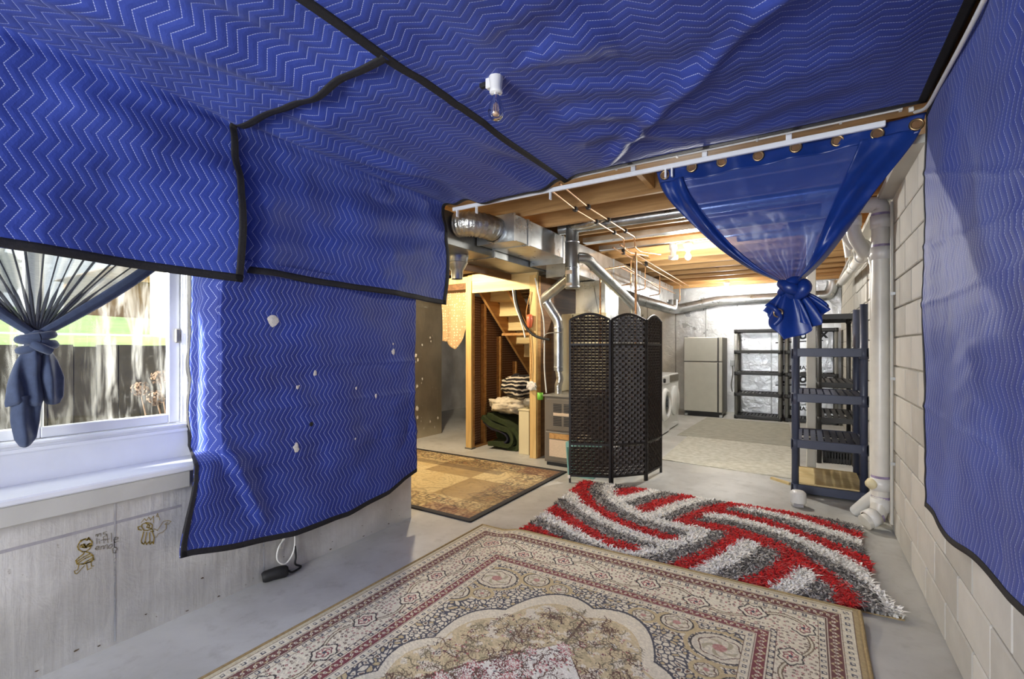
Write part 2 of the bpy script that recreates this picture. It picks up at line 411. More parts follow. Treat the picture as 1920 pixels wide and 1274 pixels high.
# pile colours come from a colour attribute (dyed yarn)
def dyed(name, rough=.9, grain=220, amt=.25, bump=.4):
    t = NT(name); a = t.n('ShaderNodeVertexColor'); a.layer_name = 'Col'; v = t.coord(); n = t.noise(v, grain, 3, .7)
    k = t.math('ADD', t.math('MULTIPLY', n, amt * 2), 1 - amt)
    mx = t.n('ShaderNodeMix', data_type='RGBA', blend_type='MULTIPLY'); mx.inputs[0].default_value = 1; t.l(a.outputs[0], mx.inputs[6])
    cb = t.n('ShaderNodeCombineColor'); t.l(k, cb.inputs[0]); t.l(k, cb.inputs[1]); t.l(k, cb.inputs[2]); t.l(cb.outputs[0], mx.inputs[7])
    return t.done(t.bsdf(mx.outputs[2], rough, 0, t.bump(n, bump, .003), .25, Sheen_Weight=.15))
M['dyed'] = dyed('woven_wool_pile'); M['shag'] = dyed('shag_yarn', .8, 60, .12, .0)
M['grass'] = pm('lawn', s2l(76, 98, 40), .9, var=.25, scale=3)
M['fence'] = pm('weathered_dark_board', s2l(50, 47, 43), .9, var=.3, scale=6)
M['soil'] = pm('gravel_soil', s2l(110, 104, 92), .95, var=.3, scale=20)
M['leaf'] = pm('garden_leaf', s2l(84, 100, 62), .8, var=.3, scale=9)
M['dry'] = pm('dried_flower', s2l(88, 68, 50), .9, var=.25, scale=30)
M['house'] = pm('tan_siding', s2l(140, 108, 74), .8, var=.08)
# ================================================================== the setting
CZ = 2.55            # underside of the joists
fl = MB().box(-6.7, .9, 2.45, 10.6, -.12, 0).box(-2.92, .9, -2.8, 2.45, -.12, 0)
struct(fl.build('floor', M['floor']))
ce = struct(MB().box(-6.7, .9, 2.45, 10.6, 2.79, 2.86).box(-2.92, .9, -2.8, 2.45, 2.79, 2.86).build('ceiling', M['subfloor']))
# joists beyond the blanket room, one by one
jy = 3.73
jm = None
k = 0
while jy < 10.2:
    MB().box(-6.4, .53, jy, jy + .04, CZ, 2.79).build('joist', M['joist'], ce); jy += .488; k += 1
# solid bridging between joists
for x, y in ((-1.05, 3.27), (-2.9, 4.26), (-.2, 5.24), (-1.9, 6.2)):
    MB().box(x, x + .04, y, y + .448, CZ + .03, 2.79).build('bridging_block', M['joist_y'], ce)
MB().box(-2.62, .53, 3.08, 3.20, CZ, 2.79).build('header_joist', M['joist'], ce)
MB().box(-.75, .3, 5.195, 5.225, CZ - .02, 2.75).build('sister_joist', M['pale_wood'], ce)

# left wall (foil-faced board) with the window opening
wl = MB().box(-2.90, -2.62, -2.6, 2.70, 0, .735).box(-2.90, -2.62, -2.6, 2.70, 2.05, 2.79)
wl.box(-2.90, -2.62, -2.6, .02, .735, 2.05).box(-2.90, -2.62, 1.26, 2.70, .735, 2.05)
wall_left = struct(wl.build('wall_left', M['foil_wall']))
struct(MB().box(-6.6, -2.901, 2.45, 2.70, 0, 2.79).build('wall_alcove', M['foil_gold']))
wp = struct(MB().box(-4.95, -4.80, 2.70, 5.61, 0, 2.79).build('wall_alcove_side', M['foil_gold']))
struct(MB().box(-6.6, -6.45, 2.70, 10.4, 0, 2.79).build('wall_store', M['foil_wall']))
wall_back = struct(MB().box(-6.6, .56, 10.3, 10.45, 0, 2.79).build('wall_back', M['foil_back']))
# foil boards on the back wall: seams between the sheets and a horizontal joint
for x in (-2.95, -2.35, -1.75, -1.16, -.57, .02):
    MB().box(x - .012, x + .012, 10.296, 10.3, .02, 2.3).build('seam_tape', M['galv_dark'], wall_back)
MB().box(-6.4, .53, 10.29, 10.3, .0, .04).build('base_strip', M['greige_trim'], wall_back)
struct(MB().box(-6.6, -3.9, 9.0, 9.1, 0, 2.4).build('wall_store_end', M['foil_wall']))
# rear wall, behind the camera, with an opening added for the fill light
rw = MB().box(-2.90, .56, -2.72, -2.55, 0, .62).box(-2.90, .56, -2.72, -2.55, 2.28, 2.79).box(-2.90, -2.25, -2.72, -2.55, .62, 2.28).box(.15, .56, -2.72, -2.55, .62, 2.28)
struct(rw.build('wall_rear', M['foil_wall']))
struct(MB().box(-4.5, 2.0, -7.6, -2.73, 2.36, 2.50).build('added_sun_block', M['dark_wood']))  # unseen slab added to keep direct sun off the rug
w2 = sroot('added_rear_window')  # unseen window, added as the opening for the rear fill lamp
fr = MB()
for x in (-2.25, -1.09, .09): fr.box(x, x + .06, -2.66, -2.6, .62, 2.28)
fr.box(-2.25, .15, -2.66, -2.6, .62, .68).box(-2.25, .15, -2.66, -2.6, 2.22, 2.28)
fr.build('frame', M['vinyl'], w2)
for x0, x1 in ((-2.19, -1.09), (-1.03, .09)): MB().box(x0, x1, -2.635, -2.63, .68, 2.22).build('pane', M['bulb_glass'], w2)

# right wall of concrete block
wr = struct(MB().box(.545, .80, -2.72, 10.45, 0, 2.44).build('wall_right', M['mortar']))
BL, BH, G = .406, .203, .010
block_me = {}
def block(y0, y1, z0, z1):
    key = (round(y1 - y0, 3), round(z1 - z0, 3))
    if key not in block_me:
        w, h = key
        m_ = MB().box(0, .05, G / 2, w - G / 2, G / 2, h - G / 2, .005)
        me = bpy.data.meshes.new('block'); me.from_pydata(m_.v, [], m_.f); me.update(); me.materials.append(M['block']); block_me[key] = me
    o = bpy.data.objects.new('block', block_me[key]); COL.objects.link(o); o.parent = wr
    o.location = (.53 + random.uniform(-.0012, .0012), y0, z0)
for r in range(12):
    z0 = r * BH - .02 if r else 0; z1 = (r + 1) * BH - .02
    off = (BL / 2 if r % 2 else 0) + .06
    y = .74 + off - BL
    while y < 7.4:
        if not (z0 > .62 and y + BL < 3.0): block(y, y + BL, z0, z1)
        y += BL
MB().box(.531, .56, 7.3, 10.3, 0, 2.416).build('distant_courses', M['block_far'], wr)
# sill plate and rim board on top of the block wall
pl = MB(); pl.bar((.495, 3.24, 2.43), (.495, 10.3, 2.43), .10, .045)
struct(pl.build('trim_1', M['greige_trim']))
struct(MB().box(.56, .80, -2.72, 10.45, 2.44, 2.79).build('trim_2', M['joist_y']))
struct(MB().box(.545, .56, 3.08, 10.3, 2.45, 2.79).build('trim_3', M['joist_y']))

# window in the left wall
win = sroot('window_1')
XW = -2.86
fr = MB()
fr.box(XW - .03, XW + .03, .02, 1.26, .80, .93).box(XW - .03, XW + .03, .02, 1.26, 1.95, 2.05)
fr.box(XW - .03, XW + .03, 1.195, 1.26, .93, 1.95).box(XW - .03, XW + .03, .02, .085, .93, 1.95)
fr.build('frame', M['vinyl'], win)
lip = MB().box(XW + .03, XW + .045, .02, 1.26, .885, .90).box(XW + .03, XW + .045, .02, 1.26, .915, .925).box(XW + .03, XW + .042, 1.215, 1.228, .93, 1.95).box(XW + .03, XW + .042, 1.243, 1.256, .93, 1.95)
lip.build('track', M['vinyl'], win)
for name, y0, y1, x in (('sash', .60, 1.192, XW - .002), ('sash', .088, .67, XW - .032)):
    s_ = MB(); w_ = .052
    s_.box(x - .014, x + .0155, y0 + w_, y1 - w_, .932, .932 + w_ - .004, .004).box(x - .014, x + .0155, y0 + w_, y1 - w_, 1.90, 1.95, .004)
    s_.box(x - .014, x + .016, y0, y0 + w_, .932, 1.95, .004).box(x - .014, x + .016, y1 - w_, y1, .932, 1.95, .004)
    so = s_.build(name, M['vinyl'], win)
    MB().box(x - .003, x + .003, y0 + w_ - .004, y1 - w_ + .004, .932 + w_ - .008, 1.904).build('pane', M['glass'], so)
MB().box(XW + .016, XW + .03, 1.166, 1.19, 1.355, 1.43, .005).build('latch', M['steel_grey'], win)
struct(MB().box(-2.845, -2.828, .02, 1.26, .745, .885).build('trim_4', M['white_trim']))
struct(MB().box(-2.828, -2.575, -.3, 1.258, .722, .750, .006).build('trim_5', M['white_trim']))
struct(MB().box(-2.62, -2.585, -.3, 1.13, .642, .722, .004).build('trim_6', M['greige_trim']))

# marks on the foil wall: seam tape, felt-pen drawings, knocks
def ribbon(mb, pts, w=.003, x=-2.6185, closed=False):
    """a flat pen stroke on the left wall; pts are (y, z)"""
    P = pts + ([pts[0]] if closed else [])
    for (a, b), (c, d) in zip(P[:-1], P[1:]):
        L = math.hypot(c - a, d - b) or 1e-5; nx, ny = -(d - b) / L * w / 2, (c - a) / L * w / 2; ex, ey = (c - a) / L * w * .3, (d - b) / L * w * .3
        mb.add([(x, a - nx - ex, b - ny - ey), (x, c - nx + ex, d - ny + ey), (x, c + nx + ex, d + ny + ey), (x, a + nx - ex, b + ny - ey)], [(0, 1, 2, 3)])
def wpx(px, py):
    """felt-pen strokes are laid out in a 1920 x 1108 sketch of the wall patch y .638-1.152"""
    F_, th = 882., R(32.04); X = 100 + px * .13542; Y = 950 + py * .13542
    a, b = (X - 960) / F_, (652 - Y) / F_; s, c = math.sin(th), math.cos(th)
    tt = -2.62 / (a * c - s); return ((a * s + c) * tt, 1.33 + b * tt)
def stroke(mb, pts, w=.003): ribbon(mb, [wpx(*p) for p in pts], w)
d = MB()
for st in ([(350,520),(335,560),(350,600),(400,630),(450,625),(500,590),(530,540),(535,490),(500,455),(440,450),(380,470),(350,520)], [(380,490),(420,455),(470,470),(485,430),(505,460)],
           [(370,545),(420,520),(440,560),(500,510),(520,540)], [(365,560),(430,575),(520,545)], [(385,530),(410,570),(430,525),(455,575),(480,520),(505,560)],
           [(430,625),(415,660),(350,710),(310,750),(330,800),(420,800),(500,770),(555,730),(545,680),(500,645),(450,630)], [(330,760),(420,700),(500,660)], [(340,785),(440,720),(530,680)], [(400,800),(480,750),(550,710)], [(440,790),(520,770),(560,735)]):
    stroke(d, st, .0045)
for st in ([(350,810),(335,880),(290,895),(300,930),(325,935),(400,850),(430,820)], [(460,800),(470,880),(530,850)], [(520,780),(525,830),(560,825)]): stroke(d, st)
for st in ([(1215,225),(1260,170),(1285,200),(1320,150),(1345,190),(1385,135),(1385,230)], ): stroke(d, st, .0025)
for st in ([(1220,270),(1170,285),(1175,320),(1220,330)], [(1225,250),(1280,225),(1340,235),(1370,260),(1360,310),(1300,335),(1250,330),(1225,290),(1225,250)], [(1280,235),(1330,260),(1320,300),(1290,290),(1310,250)], [(1330,300),(1370,320),(1380,350),(1345,345)],
           [(1250,350),(1215,480),(1230,520)], [(1290,360),(1265,500)], [(1330,365),(1335,500)], [(1370,360),(1395,430),(1385,510)], [(1220,500),(1250,525),(1270,490),(1290,530),(1320,490),(1340,525),(1365,490),(1385,520)]): stroke(d, st, .0045)
for st in ([(1390,310),(1440,335),(1480,270),(1520,210),(1580,195),(1630,210),(1590,245),(1540,250),(1580,215)], [(1560,250),(1560,310),(1510,360),(1450,380),(1420,430)], [(1420,150),(1440,95),(1455,150),(1425,130)], [(1465,155),(1470,190)]): stroke(d, st, .0022)
d.build('pen_drawing', M['marker'], wall_left)
d = MB()
# lettering: ms / little / emo
for st in ([(585,415),(590,390),(610,385),(610,420),(630,380),(650,375),(655,415)], [(735,350),(690,365),(690,385),(730,385),(740,400),(700,415)],
           [(600,440),(600,520)], [(635,480),(640,515)], [(630,455),(634,460)], [(690,420),(700,510)], [(660,470),(725,455)], [(745,410),(755,505)], [(715,470),(775,450)], [(800,370),(805,490)], [(835,470),(890,450),(895,430),(860,425),(835,460),(850,500),(905,480)],
           [(580,590),(625,575),(630,555),(600,555),(580,585),(600,605),(640,590)], [(650,600),(665,555),(690,545),(695,590),(720,540),(745,530),(745,590)], [(790,530),(765,550),(760,580),(790,580),(815,550),(810,520),(790,530)],
           [(840,480),(845,560)], [(815,590),(850,565),(880,580),(880,600),(860,620),(865,640),(825,645),(815,590)]): stroke(d, st, .003)
d.build('pen_lettering', M['pencil'], wall_left)
tp = MB(); ribbon(tp, [(.30, .543), (1.10, .548)], .013, -2.6192); tp.build('seam_tape', M['tape'], wall_left)
st = MB()
for i in range(26):
    y = random.uniform(.3, 2.6); z = abs(random.gauss(.02, .07)) + .012; a = random.uniform(-.5, 1.0); L = random.uniform(.004, .02)
    nn = 8; rr = L * .35; st.add([(-2.6185, y + rr * random.uniform(.5, 1.8) * math.cos(2 * PI * k / nn), z + rr * random.uniform(.3, .9) * math.sin(2 * PI * k / nn)) for k in range(nn)], [tuple(range(nn))])
st.build('scuff_mark', M['stain'], wall_left)
for y in (.84, 1.52): 
    sm = MB(); ribbon(sm, [(y, .02), (y, .72)], .006); sm.build('board_seam', M['foil_back'], wall_left)
# print on the foil boards at the back
def text_mesh(txt, size, loc, rot, mat, parent, shear=0.):
    cu = bpy.data.curves.new('t', 'FONT'); cu.body = txt; cu.size = size; cu.extrude = .001; cu.shear = shear; cu.offset = size * .03
    ob = bpy.data.objects.new('t', cu); COL.objects.link(ob); bpy.context.view_layer.update()
    me = bpy.data.meshes.new_from_object(ob); bpy.data.objects.remove(ob); me.materials.clear(); 
    me.transform(Matrix.Translation(loc) @ rot); o = link('printed_lettering', me, mat, parent); return o
rb = Matrix.Rotation(R(90), 4, 'X')
for z in (1.47, .66, -.1):
    if z > 0:
        text_mesh('Celotex', .24, (-.46, 10.292, z), rb @ Matrix.Rotation(R(3), 4, 'Z'), M['ink'], wall_back, .15)
        MB().bar((-.50, 10.293, z - .05), (.26, 10.293, z - .01), .004, .022).build('printed_swash', M['ink'], wall_back)
    text_mesh('THERMAX', .10, (-.40, 10.292, z + .26), rb, M['ink'], wall_back)

# knocks in the foil of the alcove side wall
kn = MB()
for i in range(26):
    y = random.uniform(4.9, 5.6); z = random.uniform(.1, 1.5); 
    n = 7; rr = random.uniform(.006, .022) * (1.6 if i < 3 else 1)
    kn.add([(-4.797, y + rr * random.uniform(.5, 1.2) * math.cos(2 * PI * k / n), z + 1.4 * rr * random.uniform(.5, 1.2) * math.sin(2 * PI * k / n)) for k in range(n)], [tuple(range(n))])
kn.build('torn_foil', M['batting'], wp)

ol = thing('wall_outlet', 'grey outlet box with a hanging cord beside the refrigerator', 'outlet', (-1.24, 10.28, .7))
MB().box(-1.29, -1.21, 10.25, 10.298, .96, 1.08, .004).build('box', M['galv_dark'], ol); MB().tube(bez([(-1.25, 10.25, .97), (-1.24, 10.23, .8), (-1.27, 10.24, .6), (-1.25, 10.25, .45)], 6), .008, 8).build('cord', M['steel_grey'], ol)
# ------------------------------------------------------------------ outside the window
struct(MB().box(-14, -2.91, -6, 2.44, .30, .42).build('ground_outside', M['soil']))
gx = np.linspace(-4.7, -6.75, 8); gy = np.linspace(-8, 2.43, 12)
GX, GY = np.meshgrid(gx, gy, indexing='ij'); GZ = 1.33 + (-4.7 - GX) * .075 + .05 * fbm(GX, GY)
GZ = np.where(GX < -4.75, GZ, 1.30)
struct(grid_obj('lawn', np.stack([GX, GY, GZ], -1), M['grass']))
GX, GY = np.meshgrid(np.linspace(-6.75, -22, 16), np.linspace(-10, 14, 20), indexing='ij'); struct(grid_obj('lawn_slope', np.stack([GX, GY, 1.33 + (-4.7 - GX) * .075 + .05 * fbm(GX, GY) * sstep(-6.8, -8, GX)], -1), M['grass']))
fe = thing('retaining_fence', 'dark weathered board retaining fence outside the window', 'fence', (-4.62, -1.2, .42))
y = -5.6
while y < 2.43:
    w = random.uniform(.13, .16); MB().box(-4.66 + random.uniform(0, .015), -4.62, y, min(y + w - .006, 2.43), .42, 1.345 + random.uniform(-.008, .008)).build('plank', M['fence'], fe); y += w
def bush(loc, r, n, name, label, cat, mat, group=None):
    m_ = MB()
    for i in range(n):
        a = random.uniform(0, 2 * PI); e = random.uniform(-.4, 1.4); q = r * random.uniform(.6, 1)
        p = Vector(loc) + Vector((q * math.cos(a) * math.cos(e), q * math.sin(a) * math.cos(e), q * (.6 + .6 * math.sin(e))))
        u = Vector((random.uniform(-1, 1), random.uniform(-1, 1), random.uniform(-1, 1))).normalized(); w = u.orthogonal().normalized()
        k = r * .16; m_.add([p - u * k, p + w * k * .45, p + u * k, p - w * k * .45], [(0, 1, 2, 3)])
    o = m_.build('foliage', mat, T := thing(name, label, cat, (loc[0], loc[1], loc[2]), group)); return T
for loc, r, lab_ in (((-17, 2.0, 2.25), 1.5, 'small pale green tree on the lawn'), ((-19.5, 8.6, 2.45), 1.7, 'broad pale green tree beside the garden shed')):
    T = bush(loc, r, 1500, 'garden_tree', lab_, 'tree', M['leaf'], 'trees beyond the fence')
    MB().tube([(loc[0], loc[1], loc[2] - .15), (loc[0] + .05, loc[1], loc[2] + r)], [.09, .04], 8).build('trunk', M['dark_wood'], T)
sh = thing('garden_shed', 'tan garden shed with a brown roof on the lawn', 'shed', (-16.6, 5.4, 2.2))
MB().box(-17.6, -16.0, 4.5, 6.4, 2.1, 3.2).build('wall', M['house'], sh); MB().prism([(4.3, 3.18), (6.6, 3.18), (5.45, 3.7)], -17.8, -15.85, 'x').build('roof', M['joist'], sh)
for i, (y, z, x) in enumerate(((1.46, 1.03, -4.1), (1.62, 1.10, -4.2), (1.54, .96, -4.05))):
    T = thing('dried_hydrangea', 'dried brown hydrangea head on a bare stem outside the window', 'plant', (x, y, .42), 'dried flowers outside the window')
    MB().tube(bez([(x, y, .42), (x + .03, y + .04, .7), (x, y, z)], 5), .005, 6).build('stem', M['dry'], T)
    m_ = MB()
    for k in range(160):
        u = Vector((random.gauss(0, 1), random.gauss(0, 1), random.gauss(0, 1))).normalized(); p = Vector((x, y, z)) + u * .055 * random.uniform(.8, 1.1); a = u.orthogonal().normalized(); b = u.cross(a); q = .009
        m_.add([p + a * q, p + b * q, p - a * q, p - b * q], [(0, 1, 2, 3)])
    m_.build('flower_head', M['dry'], T)
# ================================================================== moving blankets
def binding(P, sides, parent, w=3, t=.006, mat=None):
    """black edge tape wrapped over the border of a blanket grid; w rows deep"""
    P = np.asarray(P); du = np.gradient(P, axis=0); dv = np.gradient(P, axis=1)
    N = np.cross(du, dv); N /= np.linalg.norm(N, axis=2, keepdims=True) + 1e-9
    for sd in sides:
        Q, NN = {'u0': (P[:w + 1], N[:w + 1]), 'u1': (P[-w - 1:], N[-w - 1:]), 'v0': (P[:, :w + 1].transpose(1, 0, 2), N[:, :w + 1].transpose(1, 0, 2)),
                 'v1': (P[:, -w - 1:].transpose(1, 0, 2), N[:, -w - 1:].transpose(1, 0, 2))}[sd]
        A = Q + NN * t; B = Q - NN * t
        ring = np.concatenate([A, B[::-1], A[:1]], 0)
        MB().grid(ring).build('binding', mat or M['binding'], parent)

DU = .0125
# --- the two blankets that cover the left of the ceiling and drop down the left wall
def drop_blanket(name, label, y0, y1, zb0, zb1, seed, xs=-1.435, over=0., lay=lambda Y: 1., sides=('u0', 'u1', 'v1')):
    nu = int((y1 - y0) / DU) + 1; L1 = 1.165; L2 = CZ - .02 - (zb0 + zb1) / 2; nv = int((L1 + L2) / DU) + 1
    u = np.linspace(0, 1, nu)[:, None] * np.ones((1, nv)); v = np.ones((nu, 1)) * np.linspace(0, 1, nv)[None]
    Y = y0 + u * (y1 - y0); zb = zb0 + (zb1 - zb0) * u
    a = v * (L1 + L2)                                            # arc length from the seam
    rc = .035
    X = np.where(a < L1 - rc, xs - a, 0.); Z = np.full_like(a, CZ - .012)
    th = np.clip((a - (L1 - rc)) / (rc * PI / 2) , 0, 1) * PI / 2
    on_c = a >= L1 - rc
    X = np.where(on_c, xs - (L1 - rc) - rc * np.sin(th), X); Z = np.where(on_c, CZ - .012 - rc * (1 - np.cos(th)), Z)
    end = L1 - rc + rc * PI / 2; fr_ = np.clip((a - end) / (L1 + L2 - end), 0, 1)
    Z = np.where(a > end, CZ - .012 - rc + fr_ * (zb - (CZ - .012 - rc)), Z)
    cw = sstep(L1 - .1, L1 + .05, a); wc = 1 - cw
    # sag of the ceiling part between its fixings and soft creases
    edge = np.minimum(a, L1 - a).clip(0); ue = np.minimum(Y - y0, y1 - Y)
    sag = .045 * np.sin(np.clip(a / L1, 0, 1) * PI) * (.6 + .4 * np.sin(u * PI)) + .03 * fbm(Y * 1.3 + seed, a * 1.7, 2) * sstep(0, .25, edge)
    cr = .026 * np.sin((a * 1.0 + Y * .35) * 16 + 3 * vnoise(Y * 1.6 + seed, a * 1.2)) * sstep(.1, .7, vnoise(Y * 1.1 + seed + 3, a * 2.2) + .45)
    Z = Z - wc * (np.abs(sag) + cr * sstep(0, .15, edge)) * lay(Y) - wc * over * .022 * np.exp(-(ue / .08) ** 2) * (.5 + .5 * np.cos(a * 11))
    out = .02 + .035 * np.sin(fr_ * PI * .7) + .024 * fbm(Y * 2.2 + seed, Z * 2.0, 3) + .02 * np.sin(Y * 5.2 + Z * 2.5 + seed) * fr_ \
        + .010 * np.sin(Z * 23 + 2.5 * vnoise(Y * 1.4, Z * 2 + seed)) * sstep(.0, .6, vnoise(Y * .9 + seed * 2, Z * 1.6) + .3)
    X = X + cw * (np.abs(out) * lay(Y) + .012 * over)
    Z = Z - wc * .018 * over * sstep(1.0, 1.35, Y)
    X = np.maximum(X, -2.612)
    P = np.stack([X, Y, Z], -1)
    root = thing(name, label, 'blanket', (-2.0, (y0 + y1) / 2, 1.7))
    solid(grid_obj('quilted_cloth', P, M['quilt'], root, np.stack([Y, a], -1)), .006)
    binding(P, sides, root)
    return root, P
rA, PA = drop_blanket('moving_blanket', 'blue quilted moving blanket hung over the window and across the ceiling', -1.3, 1.352, 1.75, 1.675, 2., over=1.)
MB().box(-2.598, -2.575, 1.318, 1.350, 1.665, 1.70, .003).build('stitched_corner', M['tape'], rA)
rB, PB = drop_blanket('moving_blanket', 'blue quilted moving blanket hung high above the torn blanket beside the doorway', 1.30, 3.065, 1.735, 1.69, 9., lay=lambda Y: sstep(1.28, 1.55, Y) * .85 + .15, sides=('u1', 'v1'))

# --- the blanket over the rest of the ceiling
y0, y1, x0, x1 = -1.3, 3.035, -1.46, .50
nu = int((y1 - y0) / DU) + 1; nv = int((x1 - x0) / DU) + 1
Yg, Xg = np.meshgrid(np.linspace(y0, y1, nu), np.linspace(x0, x1, nv), indexing='ij')
f = (Xg - x0) / (x1 - x0); ed = np.minimum(np.minimum(Xg - x0, x1 - Xg), (y1 - Yg)).clip(0)
sag = .05 * np.sin(f * PI) * (.75 + .25 * np.sin(Yg * 2.1)) + .035 * fbm(Yg * 1.2 + 31, Xg * 1.4 + 4, 2)
rad = np.hypot(Xg + 1.18, Yg - 1.75); ang = np.arctan2(Yg - 1.75, Xg + 1.18)
pull = -.045 * np.exp(-(rad / .30) ** 2) + .016 * np.cos(ang * 6 + .6) * np.exp(-((rad - .4) / .38) ** 2)
fold = .040 * np.exp(-(((Yg - 1.1) + (Xg + .7) * .55 + .06 * vnoise(Xg * 3, Yg * 3)) / .05) ** 2) * sstep(-1.1, -.6, Xg) \
     + .034 * np.exp(-(((Yg - 2.0) + (Xg + .3) * 1.1 + .05 * vnoise(Xg * 3 + 9, Yg * 3)) / .06) ** 2) + .028 * np.exp(-(((Yg - 1.5) - (Xg - .1) * .5) / .05) ** 2)
cr = .010 * np.sin(Yg * 22 + 5 * vnoise(Xg * 2, Yg * 1.5 + 8)) * sstep(.1, .8, vnoise(Xg * 1.3 + 40, Yg * 1.2) + .3)
Zg = CZ - .010 - (np.abs(sag) + pull * 0 + fold + cr) * sstep(0, .22, ed) - pull * .5
Zg = np.minimum(Zg, CZ - .004) - .034 * np.exp(-((Xg - x0) / .07) ** 2)
PC = np.stack([Xg, Yg, Zg], -1)
rC = thing('moving_blanket', 'blue quilted moving blanket stretched flat over the ceiling around the bare bulb', 'blanket', (-.48, 1., 2.5))
solid(grid_obj('quilted_cloth', PC[::-1], M['quilt'], rC, np.stack([Yg, Xg], -1)[::-1]), .006)
binding(PC, ['v0', 'v1', 'u1'], rC, 3)

# --- the blanket on the block wall
y0, y1 = -1.2, 3.09
nu = int((y1 - y0) / DU) + 1; nv = int(1.97 / DU) + 1
u = np.linspace(0, 1, nu)[:, None] * np.ones((1, nv)); v = np.ones((nu, 1)) * np.linspace(0, 1, nv)[None]
Y = y0 + u * (y1 - y0); zb = .53 + .075 * (y1 - Y) / 1.2 * np.clip((y1 - Y), 0, 1.2) / 1.2 + .012 * np.sin(Y * 9); zb = np.minimum(zb, .62); Z = 2.50 + (zb - 2.50) * v
out = .012 + .010 * np.abs(fbm(Y * 2 + 50, Z * 2, 3)) + .008 * np.sin(Y * 4 + Z * 1.3) ** 2
for zc, sl in ((1.78, .10), (1.55, -.02), (2.05, .30), (1.02, .03)):
    out = out + .005 * np.exp(-((Z - zc - sl * (Y - 2.6) + .012 * vnoise(Y * 6 + zc, Z)) / .012) ** 2)
out = out + .0022 * np.sin(Y * 55 + 4 * vnoise(Y * 3, Z * 3)) * np.exp(-((Z - 1.6) / .25) ** 2) * sstep(2.2, 3, Y) + .0015 * np.sin(Z * 60 + 4 * vnoise(Y * 4, Z * 4 + 7)) * sstep(.0, .7, vnoise(Y * 1.7, Z * 1.7 + 3))
X = .524 - np.abs(out)
PD = np.stack([X, Y, Z], -1)
rD = thing('moving_blanket', 'blue quilted moving blanket pinned flat on the concrete block wall', 'blanket', (.52, 1., .55))
solid(grid_obj('quilted_cloth', PD, M['quilt'], rD, np.stack([Y, Z], -1)), .005)
binding(PD, ['u1', 'v1', 'v0'], rD, 2)

# --- the torn blanket between window and doorway, its left side tucked into the window reveal
w = np.linspace(0, 1.70, 150); nz = 160
Wg = w[:, None] * np.ones((1, nz)); q = np.ones((150, 1)) * np.linspace(0, 1, nz)[None]
yb = 2.695 - Wg                                            # straight along the wall
ybk = np.array([.9, 1.057, 1.317, 1.65, 2.025, 2.393, 2.70]); zbk = np.array([.345, .331, .285, .236, .233, .277, .37])
zbot = np.interp(yb, ybk, zbk); Z = 1.80 + (zbot - 1.80) * q
tk = sstep(.752, .80, Z)                                    # tucked in above the sill board
arc = Wg - 1.44
th = np.clip(arc / .08, 0, 1) * PI / 2; ins = np.clip(arc - .08, 0, None)
Xt = -2.592 - np.where(arc > 0, .05 * (1 - np.cos(th)) + ins, 0); Yt = np.where(arc > 0, 1.255 - .05 * np.sin(th) + .03, yb) 
Yt = np.where(arc > 0, 1.275 - .04 * np.sin(th), yb)
hem = 1.0 - .0 * Wg
Xs = np.full_like(Wg, -2.585); Ys = np.where(yb < 1.26, 1.26 - (1.26 - yb) * (.52 + .28 * sstep(.75, .33, Z)), yb)
X = Xt * tk + (Xs + .035 * sstep(1.5, 1.2, Ys)) * (1 - tk); Yv = Yt * tk + Ys * (1 - tk)
n_ = .012 + .020 * np.abs(fbm(yb * 2.1 + 70, Z * 2.1, 3)) + .012 * np.sin(Z * 8 + 2 * vnoise(yb * 2, Z * 2)) ** 2 * sstep(2.75, 1.4, yb)
n_ = n_ + .05 * np.exp(-((Z - zbot) / .16) ** 2) * sstep(2.7, 2.3, yb) * (.4 + .6 * np.sin((yb - 1.0) * 2.6) ** 2)
for zc in (1.22, .98, .68): n_ = n_ + .006 * np.exp(-((Z - zc - .01 * vnoise(yb * 5, Z)) / .012) ** 2)
dg = (yb - 1.28) + (Z - .82) * .42; n_ = n_ + .035 * np.exp(-(dg / .045) ** 2) * sstep(.98, .7, Z) * sstep(.3, .45, Z)
X = X + n_ * (1 - tk * sstep(0, .1, arc)); Yv = Yv - tk * sstep(.02, .1, arc) * (.008 + .010 * np.abs(fbm(arc * 9 + 3, Z * 4)))
PE = np.stack([X, Yv, Z], -1)
rE = thing('moving_blanket', 'torn blue quilted moving blanket tucked into the window reveal on the foil wall', 'blanket', (-2.58, 1.9, .3))
solid(grid_obj('quilted_cloth', PE, M['quilt_fine'], rE, np.stack([yb, Z], -1)), .006)
binding(PE, ['u1', 'v1'], rE, 3)
for (y, z, r) in ((1.542, 1.479, .040), (1.816, 1.171, .017), (1.687, 1.091, .012), (2.454, 1.295, .022), (2.293, .987, .015), (1.683, .741, .028), (2.13, 1.06, .010), (2.45, 1.36, .010), (1.70, 1.105, .006), (2.1, .72, .007)):
    i = int(np.argmin(np.abs(2.695 - w - y))); j = int(np.argmin(np.abs(Z[i] - z))); c = PE[i, j]; n = 11; m_ = MB()
    rim = [(c[0] + .006, c[1] + r * random.uniform(.6, 1.15) * math.cos(2 * PI * k / n) * .8, c[2] + r * random.uniform(.65, 1.3) * math.sin(2 * PI * k / n)) for k in range(n)]
    m_.add(rim + [(c[0] + .011, c[1], c[2])], [(k, (k + 1) % n, n) for k in range(n)], True); m_.build('torn_patch', M['batting'], rE)
m_ = MB().lathe([(.012, 0), (.014, .002), (.010, .004), (0, .004)], (PE[70, 60, 0] + .006, 1.786, .861), 10, (1, 0, 0)); m_.build('dark_hole', M['binding'], rE)

